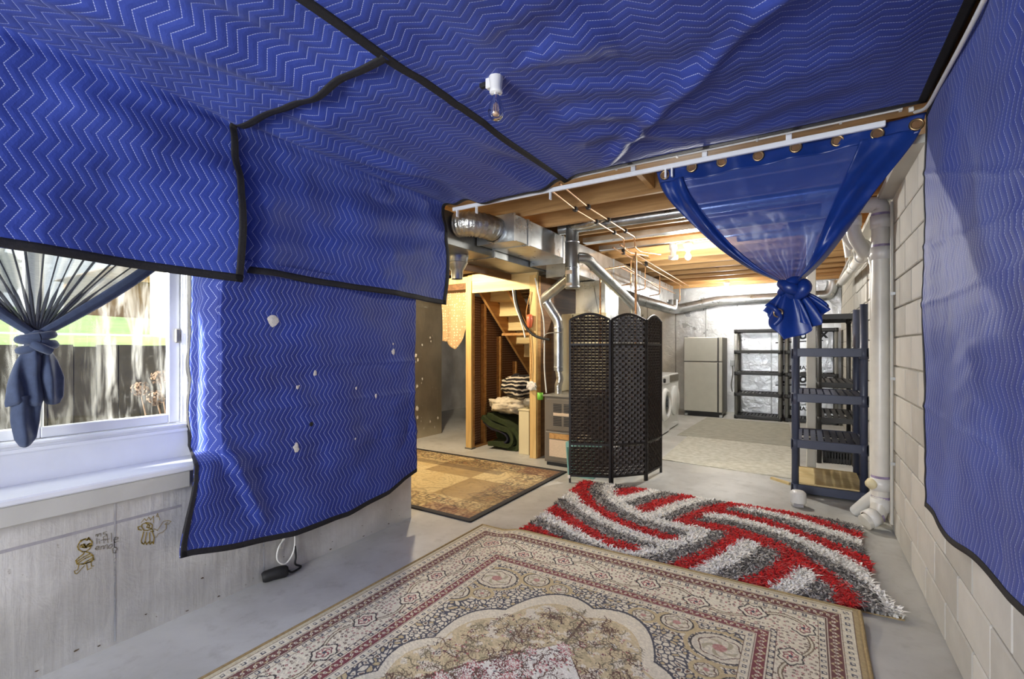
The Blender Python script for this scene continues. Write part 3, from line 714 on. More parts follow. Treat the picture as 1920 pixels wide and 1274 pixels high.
# ================================================================== light bulb on the ceiling blanket
BX, BY = -1.18, 1.75
eb = thing('pendant_bulb', 'clear teardrop filament bulb in a white socket below the ceiling blanket', 'light bulb', (BX, BY, 2.35))
MB().lathe([(0, .03), (.03, .03), (.032, .02), (.026, -.035), (.030, -.05), (.026, -.055), (.0, -.055)], (BX, BY, 2.525), 20).build('socket', M['ceramic'], eb)
MB().box(BX - .05, BX - .015, BY - .015, BY + .015, 2.50, 2.56, .004).build('socket_bracket', M['ceramic'], eb)
MB().box(BX - .085, BX - .045, BY - .012, BY + .012, 2.515, 2.535, .003).build('switch_lever', M['rubber'], eb)
MB().lathe([(.012, .0), (.014, -.02), (.030, -.07), (.036, -.10), (.034, -.118), (.022, -.133), (.006, -.138), (0, -.138)], (BX, BY, 2.487), 24).build('bulb', M['bulb_glass'], eb)
MB().lathe([(.013, .012), (.013, -.012), (.008, -.02)], (BX, BY, 2.483), 16).build('bulb_cap', M['brass'], eb)
fm = MB()
for k in range(6):
    a = 2 * PI * k / 6; fm.tube([(BX + .006 * math.cos(a), BY + .006 * math.sin(a), 2.455), (BX + .013 * math.cos(a), BY + .013 * math.sin(a), 2.385)], .0016, 6)
fm.tube([(BX, BY, 2.47), (BX, BY, 2.382)], .003, 6); fm.lathe([(0, .004), (.015, .002), (.015, -.010), (0, -.012)], (BX, BY, 2.382), 12)
fm.build('filament', M['filament'], eb)

# ================================================================== curtain track and cables along the header
ct = thing('curtain_track', 'white curtain track screwed along the wooden header of the doorway', 'curtain rail', (-1.1, 3.13, 2.50))
MB().bar((-2.54, 3.115, 2.500), (.35, 3.115, 2.500), .022, .030, (0, 0, 1), .003).build('rail', M['vinyl'], ct)
for x in (-2.50, -2.30, -1.62, -.78, -.74):
    MB().box(x, x + .012, 3.105, 3.13, 2.43, 2.487, .002).build('hook', M['vinyl'], ct)
for x in (-1.0, -.55, -.1):
    MB().box(x, x + .03, 3.098, 3.132, 2.513, 2.549, .002).build('bracket', M['vinyl'], ct)
cb = thing('cable', 'white electrical cable stapled along the wooden header above the track', 'cable', (-.4, 3.1, 2.54))
MB().tube(bez([(-1.47, 3.085, 2.535), (-1.40, 3.078, 2.54), (-1.20, 3.075, 2.542), (-.9, 3.072, 2.542), (-.4, 3.078, 2.542), (0, 3.074, 2.542), (.40, 3.072, 2.542)], 6), .007, 8).build('sheath', M['cable'], cb)
for x in (-1.1, -.7, -.25, .15, .4): MB().box(x, x + .012, 3.060, 3.090, 2.534, 2.5495).build('staple', M['cable'], cb)
cb = thing('cable', 'white flat cable running up the corner between ceiling blanket and wall blanket', 'cable', (.49, 2.5, 2.46))
MB().tube(bez([(.47, 3.12, 2.53), (.492, 2.98, 2.49), (.490, 2.7, 2.47), (.488, 2.3, 2.455), (.485, 1.9, 2.45), (.485, 1.0, 2.45)], 6), .009, 8).build('sheath', M['cable'], cb)
MB().box(.44, .46, 3.085, 3.10, 2.525, 2.549, .002).build('staple', M['cable'], cb)
# ================================================================== tied-back vinyl curtain in the doorway
def crv(pts, n):
    P = np.array(pts, float); d = np.r_[0, np.cumsum(np.linalg.norm(np.diff(P, axis=0), axis=1))]; d /= d[-1]
    t_ = np.linspace(0, 1, n); 
    B = np.array([list(p) for p in bez([Vector((*p, 0)) for p in pts], 12)])[:, :2]
    e = np.r_[0, np.cumsum(np.linalg.norm(np.diff(B, axis=0), axis=1))]; e /= e[-1]
    return np.stack([np.interp(t_, e, B[:, k]) for k in range(2)], -1)
dc = thing('door_curtain', 'translucent blue vinyl curtain knotted up and hanging from the doorway track', 'curtain', (-.1, 3.13, 1.39))
NT_, NS = 90, 120
Lc = crv([(-.847, 2.50), (-.771, 2.309), (-.512, 2.0), (-.303, 1.815), (-.150, 1.725), (-.105, 1.70)], NT_)
Rc = crv([(.515, 2.525), (.475, 2.40), (.306, 2.155), (.119, 1.864), (.0, 1.735), (-.055, 1.70)], NT_)
s = np.linspace(0, 1, NS)[None, :, None]; tt = np.linspace(0, 1, NT_)[:, None, None]
XZ = Lc[:, None] * (1 - s) + Rc[:, None] * s
S = s[..., 0] * np.ones((NT_, 1)); T = tt[..., 0] * np.ones((1, NS))
Yc = 3.155 + .020 * np.sin(S * PI * 9 + 1) * (1 - T) ** 1.5 * .8 + (.012 * np.sin(S * 40) + .018 * np.sin(S * 17 + 2)) * sstep(.45, .95, T) * (1.2 - T) * 2 + .01 * fbm(S * 6, T * 5) - .055 * np.sin(S * PI) * np.sin(T * PI) * .6
Zc = XZ[..., 1] + .018 * np.sin(S * PI * 7) * (1 - T) * sstep(0, .2, T) * 0
PCt = np.stack([XZ[..., 0], Yc, Zc], -1)
i0, a, b = 9, 12, 100
grid_obj('film_panel', PCt[i0:, a:b + 1], M['vinyl_film'], dc)
solid(grid_obj('header_band', PCt[:i0 + 1], M['vinyl_blue'], dc), .003)
def rolled(sl, r0, r1, ph):
    Q = PCt[i0 - 2:, sl]; w_ = Q.shape[1]; k = np.linspace(0, 1, w_)[None, :]; t_ = np.linspace(0, 1, Q.shape[0])[:, None]
    Q = Q.copy(); Q[..., 1] -= (r0 + (r1 - r0) * t_) * np.sin(k * PI) + .012 * np.sin(k * 9 + t_ * 7 + ph); return Q
solid(grid_obj('rolled_edge', rolled(slice(0, a + 3), .02, .05, 0), M['vinyl_blue'], dc), .004)
solid(grid_obj('rolled_edge', rolled(slice(b - 4, NS), .03, .07, 2), M['vinyl_blue'], dc), .004)
for x, z in ((-.788, 2.465), (-.616, 2.472), (-.441, 2.474), (-.243, 2.472), (-.052, 2.472), (.146, 2.470), (.318, 2.465), (.478, 2.471)):
    j = int(np.argmin(np.abs(PCt[4, :, 0] - x))); y = PCt[4, j, 1] - .004; g = MB()
    ring = [(.021, -.004), (.024, -.007), (.030, -.006), (.033, 0), (.030, .003), (.021, .003), (.021, -.004)]
    gr_ = g.lathe(ring, (x, y, z), 24, (0, 1, 0)).build('grommet', M['brass'], dc)
    MB().lathe([(0, -.0025), (.0215, -.0025)], (x, y, z), 20, (0, 1, 0)).build('eyelet_hole', M['dark_wood'], gr_)
# knot
kx, kz = -.080, 1.665
kn = MB()
for p0, p1, p2, r in (((-.13, 3.10, 1.70), (-.08, 3.05, 1.665), (-.02, 3.09, 1.635), .035), ((-.03, 3.10, 1.71), (-.075, 3.06, 1.69), (-.13, 3.10, 1.64), .032), ((-.02, 3.12, 1.70), (-.01, 3.06, 1.66), (-.045, 3.08, 1.61), .038), ((-.12, 3.15, 1.69), (-.08, 3.20, 1.66), (-.03, 3.15, 1.64), .04)):
    kn.tube(bez([p0, p1, p2], 8), [r * (.55 + .45 * math.sin(PI * k / 16)) for k in range(17)], 14)
kn.lathe([(.02, .05), (.05, .03), (.058, 0), (.05, -.04), (.03, -.06)], (kx, 3.125, kz), 20)
kn.build('knot', M['vinyl_blue'], dc)
# tail below the knot: two flaring folds
def flare(cx, cz, ends, seed, ydep):
    """ends: bottom outline points (x, z) left to right; front and back leaves joined into a ruffled cone"""
    n = 72; m = 30; P = np.zeros((m, n, 3)); E_ = np.array(ends)
    for j in range(n):
        ph = 2 * PI * j / n; f = .5 - .5 * math.cos(ph); k = f * (len(E_) - 1); i = min(int(k), len(E_) - 2); e = E_[i] + (E_[i + 1] - E_[i]) * (k - i)
        yy = math.sin(ph) * ydep + .018 * math.sin(5 * ph + seed)
        for h in range(m):
            q = h / (m - 1); g = q ** .75
            P[h, j] = (cx + (e[0] - cx) * g + .010 * math.sin(7 * ph + 3 * q + seed) * q, 3.12 - yy * (.35 + .65 * g), cz + (e[1] + (.03 if math.sin(ph) < 0 else 0) - cz) * q)
    return P
solid(grid_obj('tail', flare(-.085, 1.675, [(-.205, 1.545), (-.170, 1.45), (-.115, 1.375), (-.01, 1.40), (.045, 1.45)], 1., .05), M['vinyl_blue'], dc), .003)
solid(grid_obj('tail', flare(-.06, 1.665, [(-.03, 1.48), (.02, 1.44), (.060, 1.455), (.105, 1.545)], 4., .035), M['vinyl_blue'], dc), .003)
rl = MB().tube(bez([(-.185, 3.06, 1.575), (-.15, 3.04, 1.545), (-.125, 3.055, 1.50), (-.155, 3.06, 1.46)], 8), .014, 10); rl.build('curled_hem', M['vinyl_blue'], dc)
MB().lathe([(.018, -.003), (.021, -.006), (.026, -.004), (.027, 0), (.018, 0)], (-.135, 3.045, 1.525), 20, (-.3, 1, .2)).build('grommet', M['brass'], dc)

# ================================================================== knotted sheer at the window
wc = thing('window_curtain', 'sheer navy curtain tied in a knot in front of the window', 'curtain', (-2.73, .61, .92))
KY, KZ = .609, 1.385
m, n = 40, 150
t_ = np.linspace(0, 1, m)[:, None]; s_ = np.linspace(0, 1, n)[None]
topY = .04 + s_ * 1.20; Yw = KY + (s_ - .5) * .05 * (1 - t_) + (topY - KY) * t_; Zw = KZ + (1.97 - KZ) * t_ - .03 * np.sin(t_ * PI) * (2 * s_ - 1) ** 2
Xw = -2.735 + .020 * np.sin(s_ * 62 + 2 * vnoise(s_ * 12, s_ * 0 + 2)) * (.35 + .65 * t_) + .006 * np.sin(s_ * 130) * t_
grid_obj('sheer_panel', np.stack([Xw, Yw, Zw + 0 * Xw], -1), M['sheer'], wc)
pl = MB()
for k in range(15):
    q = .06 + .88 * k / 14 + random.uniform(-.02, .02); th_ = random.uniform(.004, .008)
    pl.tube(bez([(-2.722, KY + (q - .5) * .04, KZ - .005), (-2.716, KY + (.04 + q * 1.2 - KY) * .35, KZ + .2), (-2.716, KY + (.04 + q * 1.2 - KY), 1.96)], 6), [.010, .010, .009, .008, .007, .007] + [th_ * .6] * 7, 6)
pl.build('gathered_pleats', M['pleat'], wc)
for sg, ye in ((0, .04), (1, 1.24)):
    hp = np.zeros((30, 10, 3))
    for i in range(30):
        t1 = i / 29
        for j in range(10):
            a_ = 2 * PI * j / 9; wd = .030 + .012 * math.sin(t1 * PI)
            yc = KY + (ye - KY) * t1; zc = KZ - .008 + (1.97 - KZ) * t1 - .030 * math.sin(t1 * PI)
            hp[i, j] = (-2.712 + .014 * math.cos(a_), yc, zc + wd * math.sin(a_) * (.7 + .3 * t1))
    grid_obj('rolled_hem', hp, M['navy'], wc)
kk = MB()
for z_, r_, tl in ((1.375, .034, .1), (1.352, .040, -.1), (1.332, .037, .15)):
    kk.tube([(-2.705 + .034 * math.cos(a), KY + (r_ + .012) * math.sin(a), z_ + tl * .1 * math.sin(a)) for a in np.linspace(0, 2 * PI, 22)], .017, 10)
kk.lathe([(.01, .05), (.034, .03), (.04, 0), (.036, -.04), (.02, -.06)], (-2.705, KY, 1.352), 18)
kk.tube(bez([(-2.668, KY - .02, 1.345), (-2.655, KY, 1.330), (-2.665, KY + .03, 1.315)], 6), .018, 10)
kk.build('knot', M['navy'], wc)
def lobe(prof, seed, mat=None):
    """prof: rows of (z, y_left, y_right, thickness)"""
    rows = []
    zs = np.array([p[0] for p in prof])[::-1]; g = lambda k, z: np.interp(z, zs, np.array([p[k] for p in prof])[::-1])
    for z in np.linspace(prof[0][0], prof[-1][0], 40):
        l, r_, th = g(1, z), g(2, z), g(3, z); row = []
        for a in np.linspace(0, 2 * PI, 41):
            y = (l + r_) / 2 - (r_ - l) / 2 * math.cos(a); x = -2.70 + th * math.sin(a) * (1 + .45 * math.sin(y * 95 + seed + z * 6)) + .008 * math.sin(z * 30 + seed)
            row.append((x, y, z + .006 * math.sin(y * 60 + seed)))
        rows.append(row)
    return grid_obj('tail', np.array(rows), M['navy'], wc)
lobe([(1.335, .575, .615, .02), (1.27, .545, .625, .03), (1.18, .522, .628, .032), (1.11, .512, .625, .03), (1.095, .515, .62, .018)], 0)
lobe([(1.335, .612, .650, .02), (1.28, .612, .672, .028), (1.2, .616, .690, .030), (1.12, .622, .692, .030), (1.095, .635, .68, .018)], 3)
lobe([(1.13, .53, .622, .026), (1.03, .532, .618, .026), (.96, .540, .605, .024), (.925, .555, .585, .015), (.918, .565, .575, .006)], 5)
MB().bar((-2.74, -.1, 1.985), (-2.74, 1.25, 1.985), .02, .02).build('curtain_rod', M['vinyl'], wc)

# ================================================================== ducts
def duct(name, label, x0, x1, secs, mat, cat='duct'):
    """rectangular duct along Y made of sections (y0, y1, z0, z1) with standing seams"""
    T = thing(name, label, cat, ((x0 + x1) / 2, secs[0][0], secs[0][2]))
    for y0, y1, z0, z1 in secs:
        s_ = MB().box(x0, x1, y0 + .004, y1 - .004, z0, z1, .004).build('duct_section', mat, T)
        MB().box(x0 - .008, x1 + .008, y0 - .012, y0 + .012, z0 - .008, z1 + .004).build('seam_cleat', M['galv'], s_)
    return T
duct('supply_duct', 'shiny galvanised rectangular supply duct under the joists, meeting the foil-wrapped duct', -2.633, -2.235, [(3.605, 3.86, 2.30, 2.54), (3.86, 4.62, 2.30, 2.54), (4.62, 5.0, 2.25, 2.54), (5.0, 6.2, 2.17, 2.54), (6.2, 7.4, 2.17, 2.54), (7.4, 8.6, 2.17, 2.54), (8.6, 9.6, 2.17, 2.54)], M['galv'])
duct('return_duct', 'dull wide return duct running beside the shiny supply duct', -3.085, -2.655, [(2.72, 3.9, 2.235, 2.53), (3.9, 5.1, 2.235, 2.53), (5.1, 6.4, 2.235, 2.53)], M['galv_dark'])
MB().bar((-3.12, 2.75, 2.215), (-3.12, 6.4, 2.215), .05, .10).build('ledger_board', M['dark_wood'], ce)
fx = thing('flexible_duct', 'foil-wrapped flexible duct elbow joining the end of the shiny duct', 'duct', (-2.5, 3.4, 2.3))
pth = bez([(-2.44, 3.60, 2.415), (-2.44, 3.48, 2.42), (-2.50, 3.36, 2.425), (-2.58, 3.32, 2.428), (-2.645, 3.31, 2.43)], 9)
MB().tube(pth, [.108 + .006 * math.sin(i * 2.1) for i in range(len(pth))], 24).build('foil_sleeve', M['foilflex'], fx)
MB().lathe([(.118, -.02), (.122, 0), (.118, .02)], (-2.44, 3.585, 2.415), 24, (0, 1, 0)).build('collar', M['galv'], fx)
bt = thing('duct_boot', 'round tapered galvanised boot hanging below the return duct', 'duct', (-2.90, 3.62, 2.0))
MB().lathe([(.112, .135), (.116, .12), (.110, .10), (.100, .05), (.075, .0), (.060, -.02), (.055, -.1)], (-2.90, 3.62, 2.10), 24).build('cone', M['galv'], bt)
MB().lathe([(.10, .052), (.106, .055), (.106, .06), (.10, .063)], (-2.90, 3.62, 2.10), 24).build('bead', M['galv'], bt)
# vent stack with its two branches
vx, vy = -2.075, 4.5
vs = thing('vent_stack', 'grey double-wall vent pipe rising to the ceiling beside the duct', 'flue', (vx, vy, 1.95))
MB().lathe([(.0, 1.945), (.070, 1.945), (.074, 1.95), (.074, 2.43), (.068, 2.44), (.068, 2.60)], (vx, vy, 0), 24).build('pipe', M['galv_dark'], vs)
for z in (1.965, 2.16, 2.43): MB().lathe([(.0742, z - .008), (.079, z), (.0742, z + .008)], (vx, vy, 0), 24).build('crimp_ring', M['galv'], vs)
lb = MB()
for (a0, a1, z0, z1) in ((-2.35, -1.15, 2.09, 2.13), (-2.1, -1.2, 1.97, 2.0)):
    lb.grid(np.array([[(vx + .0752 * math.cos(a), vy + .0752 * math.sin(a), z) for z in (z0, z1)] for a in np.linspace(a0, a1, 8)]))
lb.build('label', M['paper'], vs)
fb = thing('furnace_flue', 'thin galvanised flue pipe climbing from the furnace to the vent stack', 'flue', (-2.43, 4.9, .79))
MB().tube(elbow([(-2.43, 4.90, 1.06), (-2.43, 4.90, 1.63), (-2.59, 4.84, 1.90), (-2.09, 4.55, 2.10)], .06), .056, 18).build('pipe', M['galv'], fb)
MB().tube(elbow([(-2.435, 4.90, .79), (-2.435, 4.90, .90), (-2.41, 4.90, .96), (-2.43, 4.90, 1.07)], .03), .042, 16).build('flexible_connector', M['foilflex'], fb)
for c, ax in (((-2.43, 4.90, 1.10), (0, 0, 1)), ((-2.43, 4.90, 1.55), (0, 0, 1)), ((-2.56, 4.85, 1.85), (-.5, -.2, .85))): MB().lathe([(.0562, -.01), (.060, 0), (.0562, .01)], c, 18, ax).build('crimp_ring', M['galv'], fb)
wf = thing('water_heater_flue', 'slanted galvanised flue pipe running down from the vent stack behind the screen', 'flue', (-1.8, 5.3, 1.4))
MB().tube(elbow([(-2.03, 4.53, 2.27), (-1.96, 4.60, 2.27), (-1.72, 5.50, 1.82), (-1.70, 5.52, 1.39)], .08), .056, 18).build('pipe', M['galv'], wf)
MB().lathe([(.0562, -.01), (.061, 0), (.0562, .01)], (-1.93, 4.74, 2.20), 18, (.2, .85, -.45)).build('crimp_ring', M['galv'], wf)
wh = thing('water_heater', 'grey cylindrical water heater standing behind the folding screen', 'water heater', (-1.70, 5.52, 0))
MB().lathe([(0, .0), (.20, .0), (.21, .02), (.21, 1.27), (.19, 1.30), (0, 1.31)], (-1.70, 5.52, 0), 28).build('tank', M['steel_grey'], wh)
MB().lathe([(.075, 1.31), (.085, 1.33), (.056, 1.38)], (-1.70, 5.52, 0), 20).build('draft_hood', M['galv'], wh)
# small round ducts at the back
rd = thing('round_duct', 'long round galvanised duct running under the joists along the back wall', 'duct', (-.7, 10.12, 2.26))
MB().tube(elbow([(-2.30, 9.55, 2.10), (-2.30, 10.12, 2.12), (-1.5, 10.12, 2.26), (.34, 10.12, 2.26), (.40, 10.12, 2.42), (.40, 10.12, 2.52)], .12), .095, 20).build('pipe', M['galv'], rd)
for x in (-1.0, -.3, .2): MB().lathe([(.0952, -.01), (.099, 0), (.0952, .01)], (x, 10.12, 2.26), 20, (1, 0, 0)).build('crimp_ring', M['galv'], rd)
rd = thing('round_duct', 'short round duct elbow dropping from the shiny duct above the screen', 'duct', (-2.0, 8.0, 1.9))
MB().tube(elbow([(-2.3, 7.3, 2.10), (-2.12, 7.9, 2.04), (-2.02, 8.6, 2.0), (-2.02, 8.62, 2.17)], .14), .085, 18).build('pipe', M['galv'], rd)
rd = thing('round_duct', 'thin round duct laid crosswise between the joists', 'duct', (-.9, 4.52, 2.56))
MB().tube([(-2.22, 4.50, 2.58), (-.2, 4.50, 2.58), (.42, 4.50, 2.58)], .055, 16).build('pipe', M['galv'], rd)
rd = thing('panned_joist_duct', 'foil-taped duct elbow on the joists above the vent stack', 'duct', (-1.9, 4.2, 2.55))
MB().tube(bez([(-2.07, 4.5, 2.60), (-2.0, 4.42, 2.575), (-1.82, 4.36, 2.565), (-1.66, 4.34, 2.60)], 6), .042, 12).build('foil_sleeve', M['foilflex'], rd)
for x0, x1, y0, y1 in ((-2.2, .45, 5.06, 5.18), (-2.2, .45, 5.56, 5.62)):
    MB().box(x0, x1, y0, y1, CZ - .006, CZ + .05).build('joist_pan', M['galv'], ce)

# plenum boxes
pn = thing('furnace_plenum', 'tall shiny sheet-metal plenum rising behind the folding screen', 'plenum', (-2.2, 5.7, 0))
MB().box(-2.50, -2.10, 5.52, 6.0, 1.0, 2.165, .006).build('casing', M['galv'], pn)
MB().box(-2.51, -2.09, 5.505, 6.01, 1.02, 1.06).build('seam_cleat', M['galv'], pn)
MB().bar((-2.12, 5.515, 1.4), (-2.25, 5.515, 2.1), .004, .006).build('crease', M['galv_dark'], pn)
# furnace
fu = thing('furnace', 'squat taupe furnace with louvred door and paper labels beside the stud', 'furnace', (-2.25, 5.0, 0))
MB().box(-2.52, -1.98, 4.72, 5.35, .04, .775, .006).build('casing', M['furnace'], fu)
MB().box(-2.50, -2.0, 4.74, 5.3, 0, .04).build('plinth', M['black'], fu)
MB().box(-2.535, -1.965, 4.705, 5.36, .775, .795, .004).build('top_panel', M['steel_grey'], fu)
du_ = MB().box(-2.50, -2.0, 4.706, 4.72, .40, .755, .008).build('upper_door', M['furnace'], fu)
for r in range(14):
    if r in (6, 7): continue
    for x in (-2.40, -2.27):
        MB().box(x, x + .10, 4.702, 4.708, .46 + r * .018, .468 + r * .018).build('louvre', M['black'], du_)
MB().box(-2.40, -2.17, 4.7035, 4.706, .57, .605).build('rating_label', M['paper'], du_)
dl = MB().box(-2.50, -2.0, 4.706, 4.72, .06, .385, .008).build('lower_door', M['furnace'], fu)
MB().box(-2.45, -2.18, 4.7035, 4.706, .11, .30).build('wiring_label', M['paper'], dl)
MB().box(-2.45, -2.18, 4.7035, 4.706, .31, .37).build('warning_label', M['stair'], dl)
pb = thing('panel_box', 'pale metal return cabinet standing behind the furnace', 'cabinet', (-2.3, 5.4, 0))
MB().box(-2.62, -2.47, 5.36, 5.5, .0, 1.75, .005).box(-2.46, -2.03, 5.36, 5.50, .8, 1.75, .005).build('casing', M['cream'], pb)

# ================================================================== copper water pipes
cp = thing('copper_pipe', 'pair-mate copper water pipe nearest the duct, clamped under the joists', 'pipe', (-1.7, 4, 2.5))
def run(T, path, r=.008, rad=.03): return MB().tube(elbow(path, rad, 4), r, 8).build('tube', M['copper'], T)
run(cp, [(-1.64, 3.10, 2.53), (-1.70, 3.75, 2.53), (-1.70, 5.02, 2.53), (-1.70, 5.05, 2.42), (-1.72, 5.3, 2.42), (-1.60, 5.6, 2.42)])
cp2 = thing('copper_pipe', 'pair-mate copper water pipe nearest the vinyl curtain, clamped under the joists', 'pipe', (-1.6, 4, 2.5))
run(cp2, [(-1.53, 3.10, 2.53), (-1.58, 3.75, 2.53), (-1.58, 5.02, 2.53), (-1.58, 5.05, 2.42), (-1.60, 5.3, 2.42), (-1.45, 5.6, 2.42)])
for T, x in ((cp, -1.70), (cp2, -1.58)):
    for y in (3.75, 4.24, 4.73): MB().box(x - .018, x + .018, y - .022, y + .022, 2.511, 2.549, .006).build('clamp', M['clamp'], T)
cp3 = thing('copper_manifold', 'branching copper pipes with risers running beside the far duct', 'pipe', (-2.0, 7, 2.3))
run(cp3, [(-1.92, 5.3, 2.50), (-2.0, 9.4, 2.50)], .009); run(cp3, [(-1.80, 5.2, 2.50), (-1.90, 9.4, 2.50)], .009)
run(cp3, [(-1.97, 5.7, 2.33), (-2.06, 9.0, 2.33)], .009)
run(cp3, [(-1.96, 5.0, 1.2), (-1.96, 5.0, 2.20), (-1.80, 5.35, 2.28), (-2.0, 7.6, 2.28)], .011)
run(cp3, [(-1.62, 5.20, 1.2), (-1.62, 5.20, 2.40)], .013)
for y in (6.15, 6.8, 7.6, 9.0): run(cp3, [(-1.98, y, 2.50), (-1.98, y, 2.18), (-2.15, y, 2.16)], .008)
for y in (5.68, 6.17, 6.66): MB().box(-1.945, -1.905, y - .02, y + .02, 2.485, 2.549, .005).build('clamp', M['clamp'], cp3)

# ================================================================== lit lampholders
def lampholder(loc, label, energy, color, rose=True):
    T = thing('lampholder', label, 'lamp', loc); x, y, z = loc
    MB().lathe([(0, .15), (.055, .15), (.058, .13), (.04, .10), (.026, .05), (.0, .05)], loc, 20).build('porcelain_base', M['ceramic'], T)
    MB().lathe([(0.012, .055), (.016, .035), (.034, .0), (.034, -.02), (.022, -.042), (0, -.05)], loc, 20).build('bulb', M['bulb_lit'], T)
    d = bpy.data.lights.new('bulb_light', 'POINT'); d.energy = energy; d.color = color; d.shadow_soft_size = .05
    o = bpy.data.objects.new('bulb_light', d); COL.objects.link(o); o.parent = T; o.location = (0, 0, -.10)
    return T
lampholder((-1.17, 5.74, 2.40), 'lit bulb in a porcelain holder beside the second pale holder on the joists', 100, (1, .97, .91))
lampholder((-1.25, 9.50, 2.40), 'lit bulb on the joists close to the long round duct at the back', 70, (1, .97, .91))
lampholder((-3.66, 3.97, 2.40), 'lit warm bulb under the joists of the alcove with the tan rug', 125, (1, .86, .64))
lampholder((-1.0, -1.2, 2.36), 'added fill bulb under the ceiling blanket at the rear of the room', 10, (1, .95, .88))  # out of view, added as weak fill behind the camera
sk = thing('socket_adapter', 'pale porcelain pull-chain socket without a bulb on a joist', 'socket', (-1.33, 5.74, 2.40))
MB().lathe([(0, .15), (.045, .15), (.045, .09), (.032, .08), (.032, .02), (.055, .01), (.055, -.03), (0, -.035)], (-1.33, 5.70, 2.40), 20).build('porcelain_body', M['ceramic'], sk)

# ================================================================== stairs and their storage corner
sf = struct(MB().box(-3.70, -2.73, 4.93, 4.97, 2.04, 2.28).build('trim_7', M['pale_wood']))
stl = thing('stud_post', 'pale lumber post at the left of the stair storage', 'post', (-3.745, 4.95, 0)); MB().box(-3.79, -3.70, 4.91, 4.95, 0, 2.20, .003).build('post', M['stud'], stl); MB().box(-3.79, -3.70, 4.95, 4.99, .0, 2.28, .003).build('sister_stud', M['stair'], stl)
MB().box(-3.80, -3.69, 4.905, 4.995, 0, .02).build('base_block', M['steel_grey'], stl)
stl = thing('stud_post', 'pale lumber post between the stair storage and the furnace', 'post', (-2.77, 4.95, 0)); MB().box(-2.825, -2.735, 4.91, 4.95, 0, 2.20, .003).build('post', M['stud'], stl); MB().box(-2.80, -2.73, 4.95, 5.02, 0, 2.20, .003).build('sister_stud', M['stair'], stl)
struct(MB().box(-4.80, -3.70, 4.93, 4.97, 2.18, 2.26).build('trim_8', M['stud']))
struct(MB().box(-4.80, -3.70, 4.94, 5.02, 2.10, 2.18).build('trim_9', M['dark_wood']))
stair = thing('staircase', 'open lumber staircase seen from below with pale risers', 'stairs', (-3.45, 5.0, 0))
for x in (-3.685, -3.245):
    MB().bar((x, 5.10, 2.165), (x, 7.50, .10), .040, .20, bev=.003).build('stringer', M['stair'], stair)
n_st = 11
for i in range(n_st):
    z = 2.16 - i * .195; y = 5.09 + i * .226
    MB().box(-3.665, -3.265, y - .02, y + .23, z, z + .035).build('tread', M['pale_wood'], stair)
    MB().box(-3.665, -3.265, y + .215, y + .235, z - .165, z).build('riser', M['pale_wood'], stair)
MB().bar((-3.66, 5.62, 1.515), (-2.83, 5.62, 1.515), .09, .035).build('cross_brace', M['stair'], stair)
t = NT('brown_pegboard'); v = t.coord(); sx = t.n('ShaderNodeSeparateXYZ'); t.l(v, sx.inputs[0])
fy = t.math('SUBTRACT', t.math('FRACT', t.math('MULTIPLY', sx.outputs[1], 1 / .034)), .5); fz = t.math('SUBTRACT', t.math('FRACT', t.math('MULTIPLY', sx.outputs[2], 1 / .034)), .5)
dd = t.math('SQRT', t.math('ADD', t.math('MULTIPLY', fy, fy), t.math('MULTIPLY', fz, fz)))
hole = t.math('SUBTRACT', 1., t.ramp(dd, .16, .24)); n_ = t.noise(v, 5)
M['pegboard'] = t.done(t.bsdf(t.mix(hole, t.mix(n_, s2l(104, 70, 48), s2l(136, 98, 70)), s2l(212, 196, 172)), .6))
pg = thing('pegboard_partition', 'brown pegboard partition with lumber studs under the stairs', 'partition', (-3.76, 5.6, 0))
MB().box(-3.79, -3.78, 5.0, 6.9, .03, 2.02).build('pegboard', M['pegboard'], pg)
for y in (5.235, 5.62, 6.05): MB().box(-3.78, -3.712, y, y + .04, 0.03, 1.93 if y < 5.5 else 2.2 - (y - 4.98) * .86 - .16).build('stud', M['stair'], pg)
MB().box(-3.79, -3.712, 4.995, 6.9, 0, .03).build('bottom_plate', M['stair'], pg)
sw = thing('stair_partition', 'plywood partition between stairs and furnace', 'partition', (-2.74, 6, 0))
MB().box(-2.75, -2.735, 5.02, 7.6, 0, 2.2).build('board', M['dark_wood'], sw)
# hanging wires and hose by the post
hs = thing('hose', 'black corrugated hose drooping from the stair stringer to the furnace pipe', 'hose', (-2.6, 4.9, 1.4))
MB().tube(bez([(-3.02, 4.90, 2.03), (-2.98, 4.88, 1.85), (-2.86, 4.86, 1.60), (-2.72, 4.85, 1.47), (-2.52, 4.85, 1.42)], 8), .016, 10).build('tube', M['rubber'], hs)
for nm, lab, pts, mt, r in (('cable', 'grey cable hanging down the post beside the furnace', [(-2.72, 4.86, 2.15), (-2.66, 4.86, 1.9), (-2.60, 4.86, 1.6), (-2.60, 4.87, 1.1), (-2.58, 4.88, .8)], 'cable', .008),
                        ('cable', 'orange cord looped on the lumber post', [(-2.80, 4.895, 2.0), (-2.85, 4.88, 1.75), (-2.82, 4.885, 1.55), (-2.79, 4.89, 1.2), (-2.80, 4.89, .95)], 'stair', .006),
                        ('cable', 'thin grey cable strapped around the furnace flue', [(-2.62, 4.86, 1.38), (-2.56, 4.83, 1.48), (-2.46, 4.82, 1.50), (-2.36, 4.84, 1.50)], 'steel_grey', .006),
                        ('cable', 'white cable hanging beside the slanted stringer', [(-3.06, 4.905, 2.05), (-3.02, 4.9, 1.85), (-2.92, 4.9, 1.6), (-2.88, 4.9, 1.45)], 'cable', .010)):
    T = thing(nm, lab, 'cable', pts[0]); MB().tube(bez(pts, 8), r, 8).build('sheath', M[mt], T)
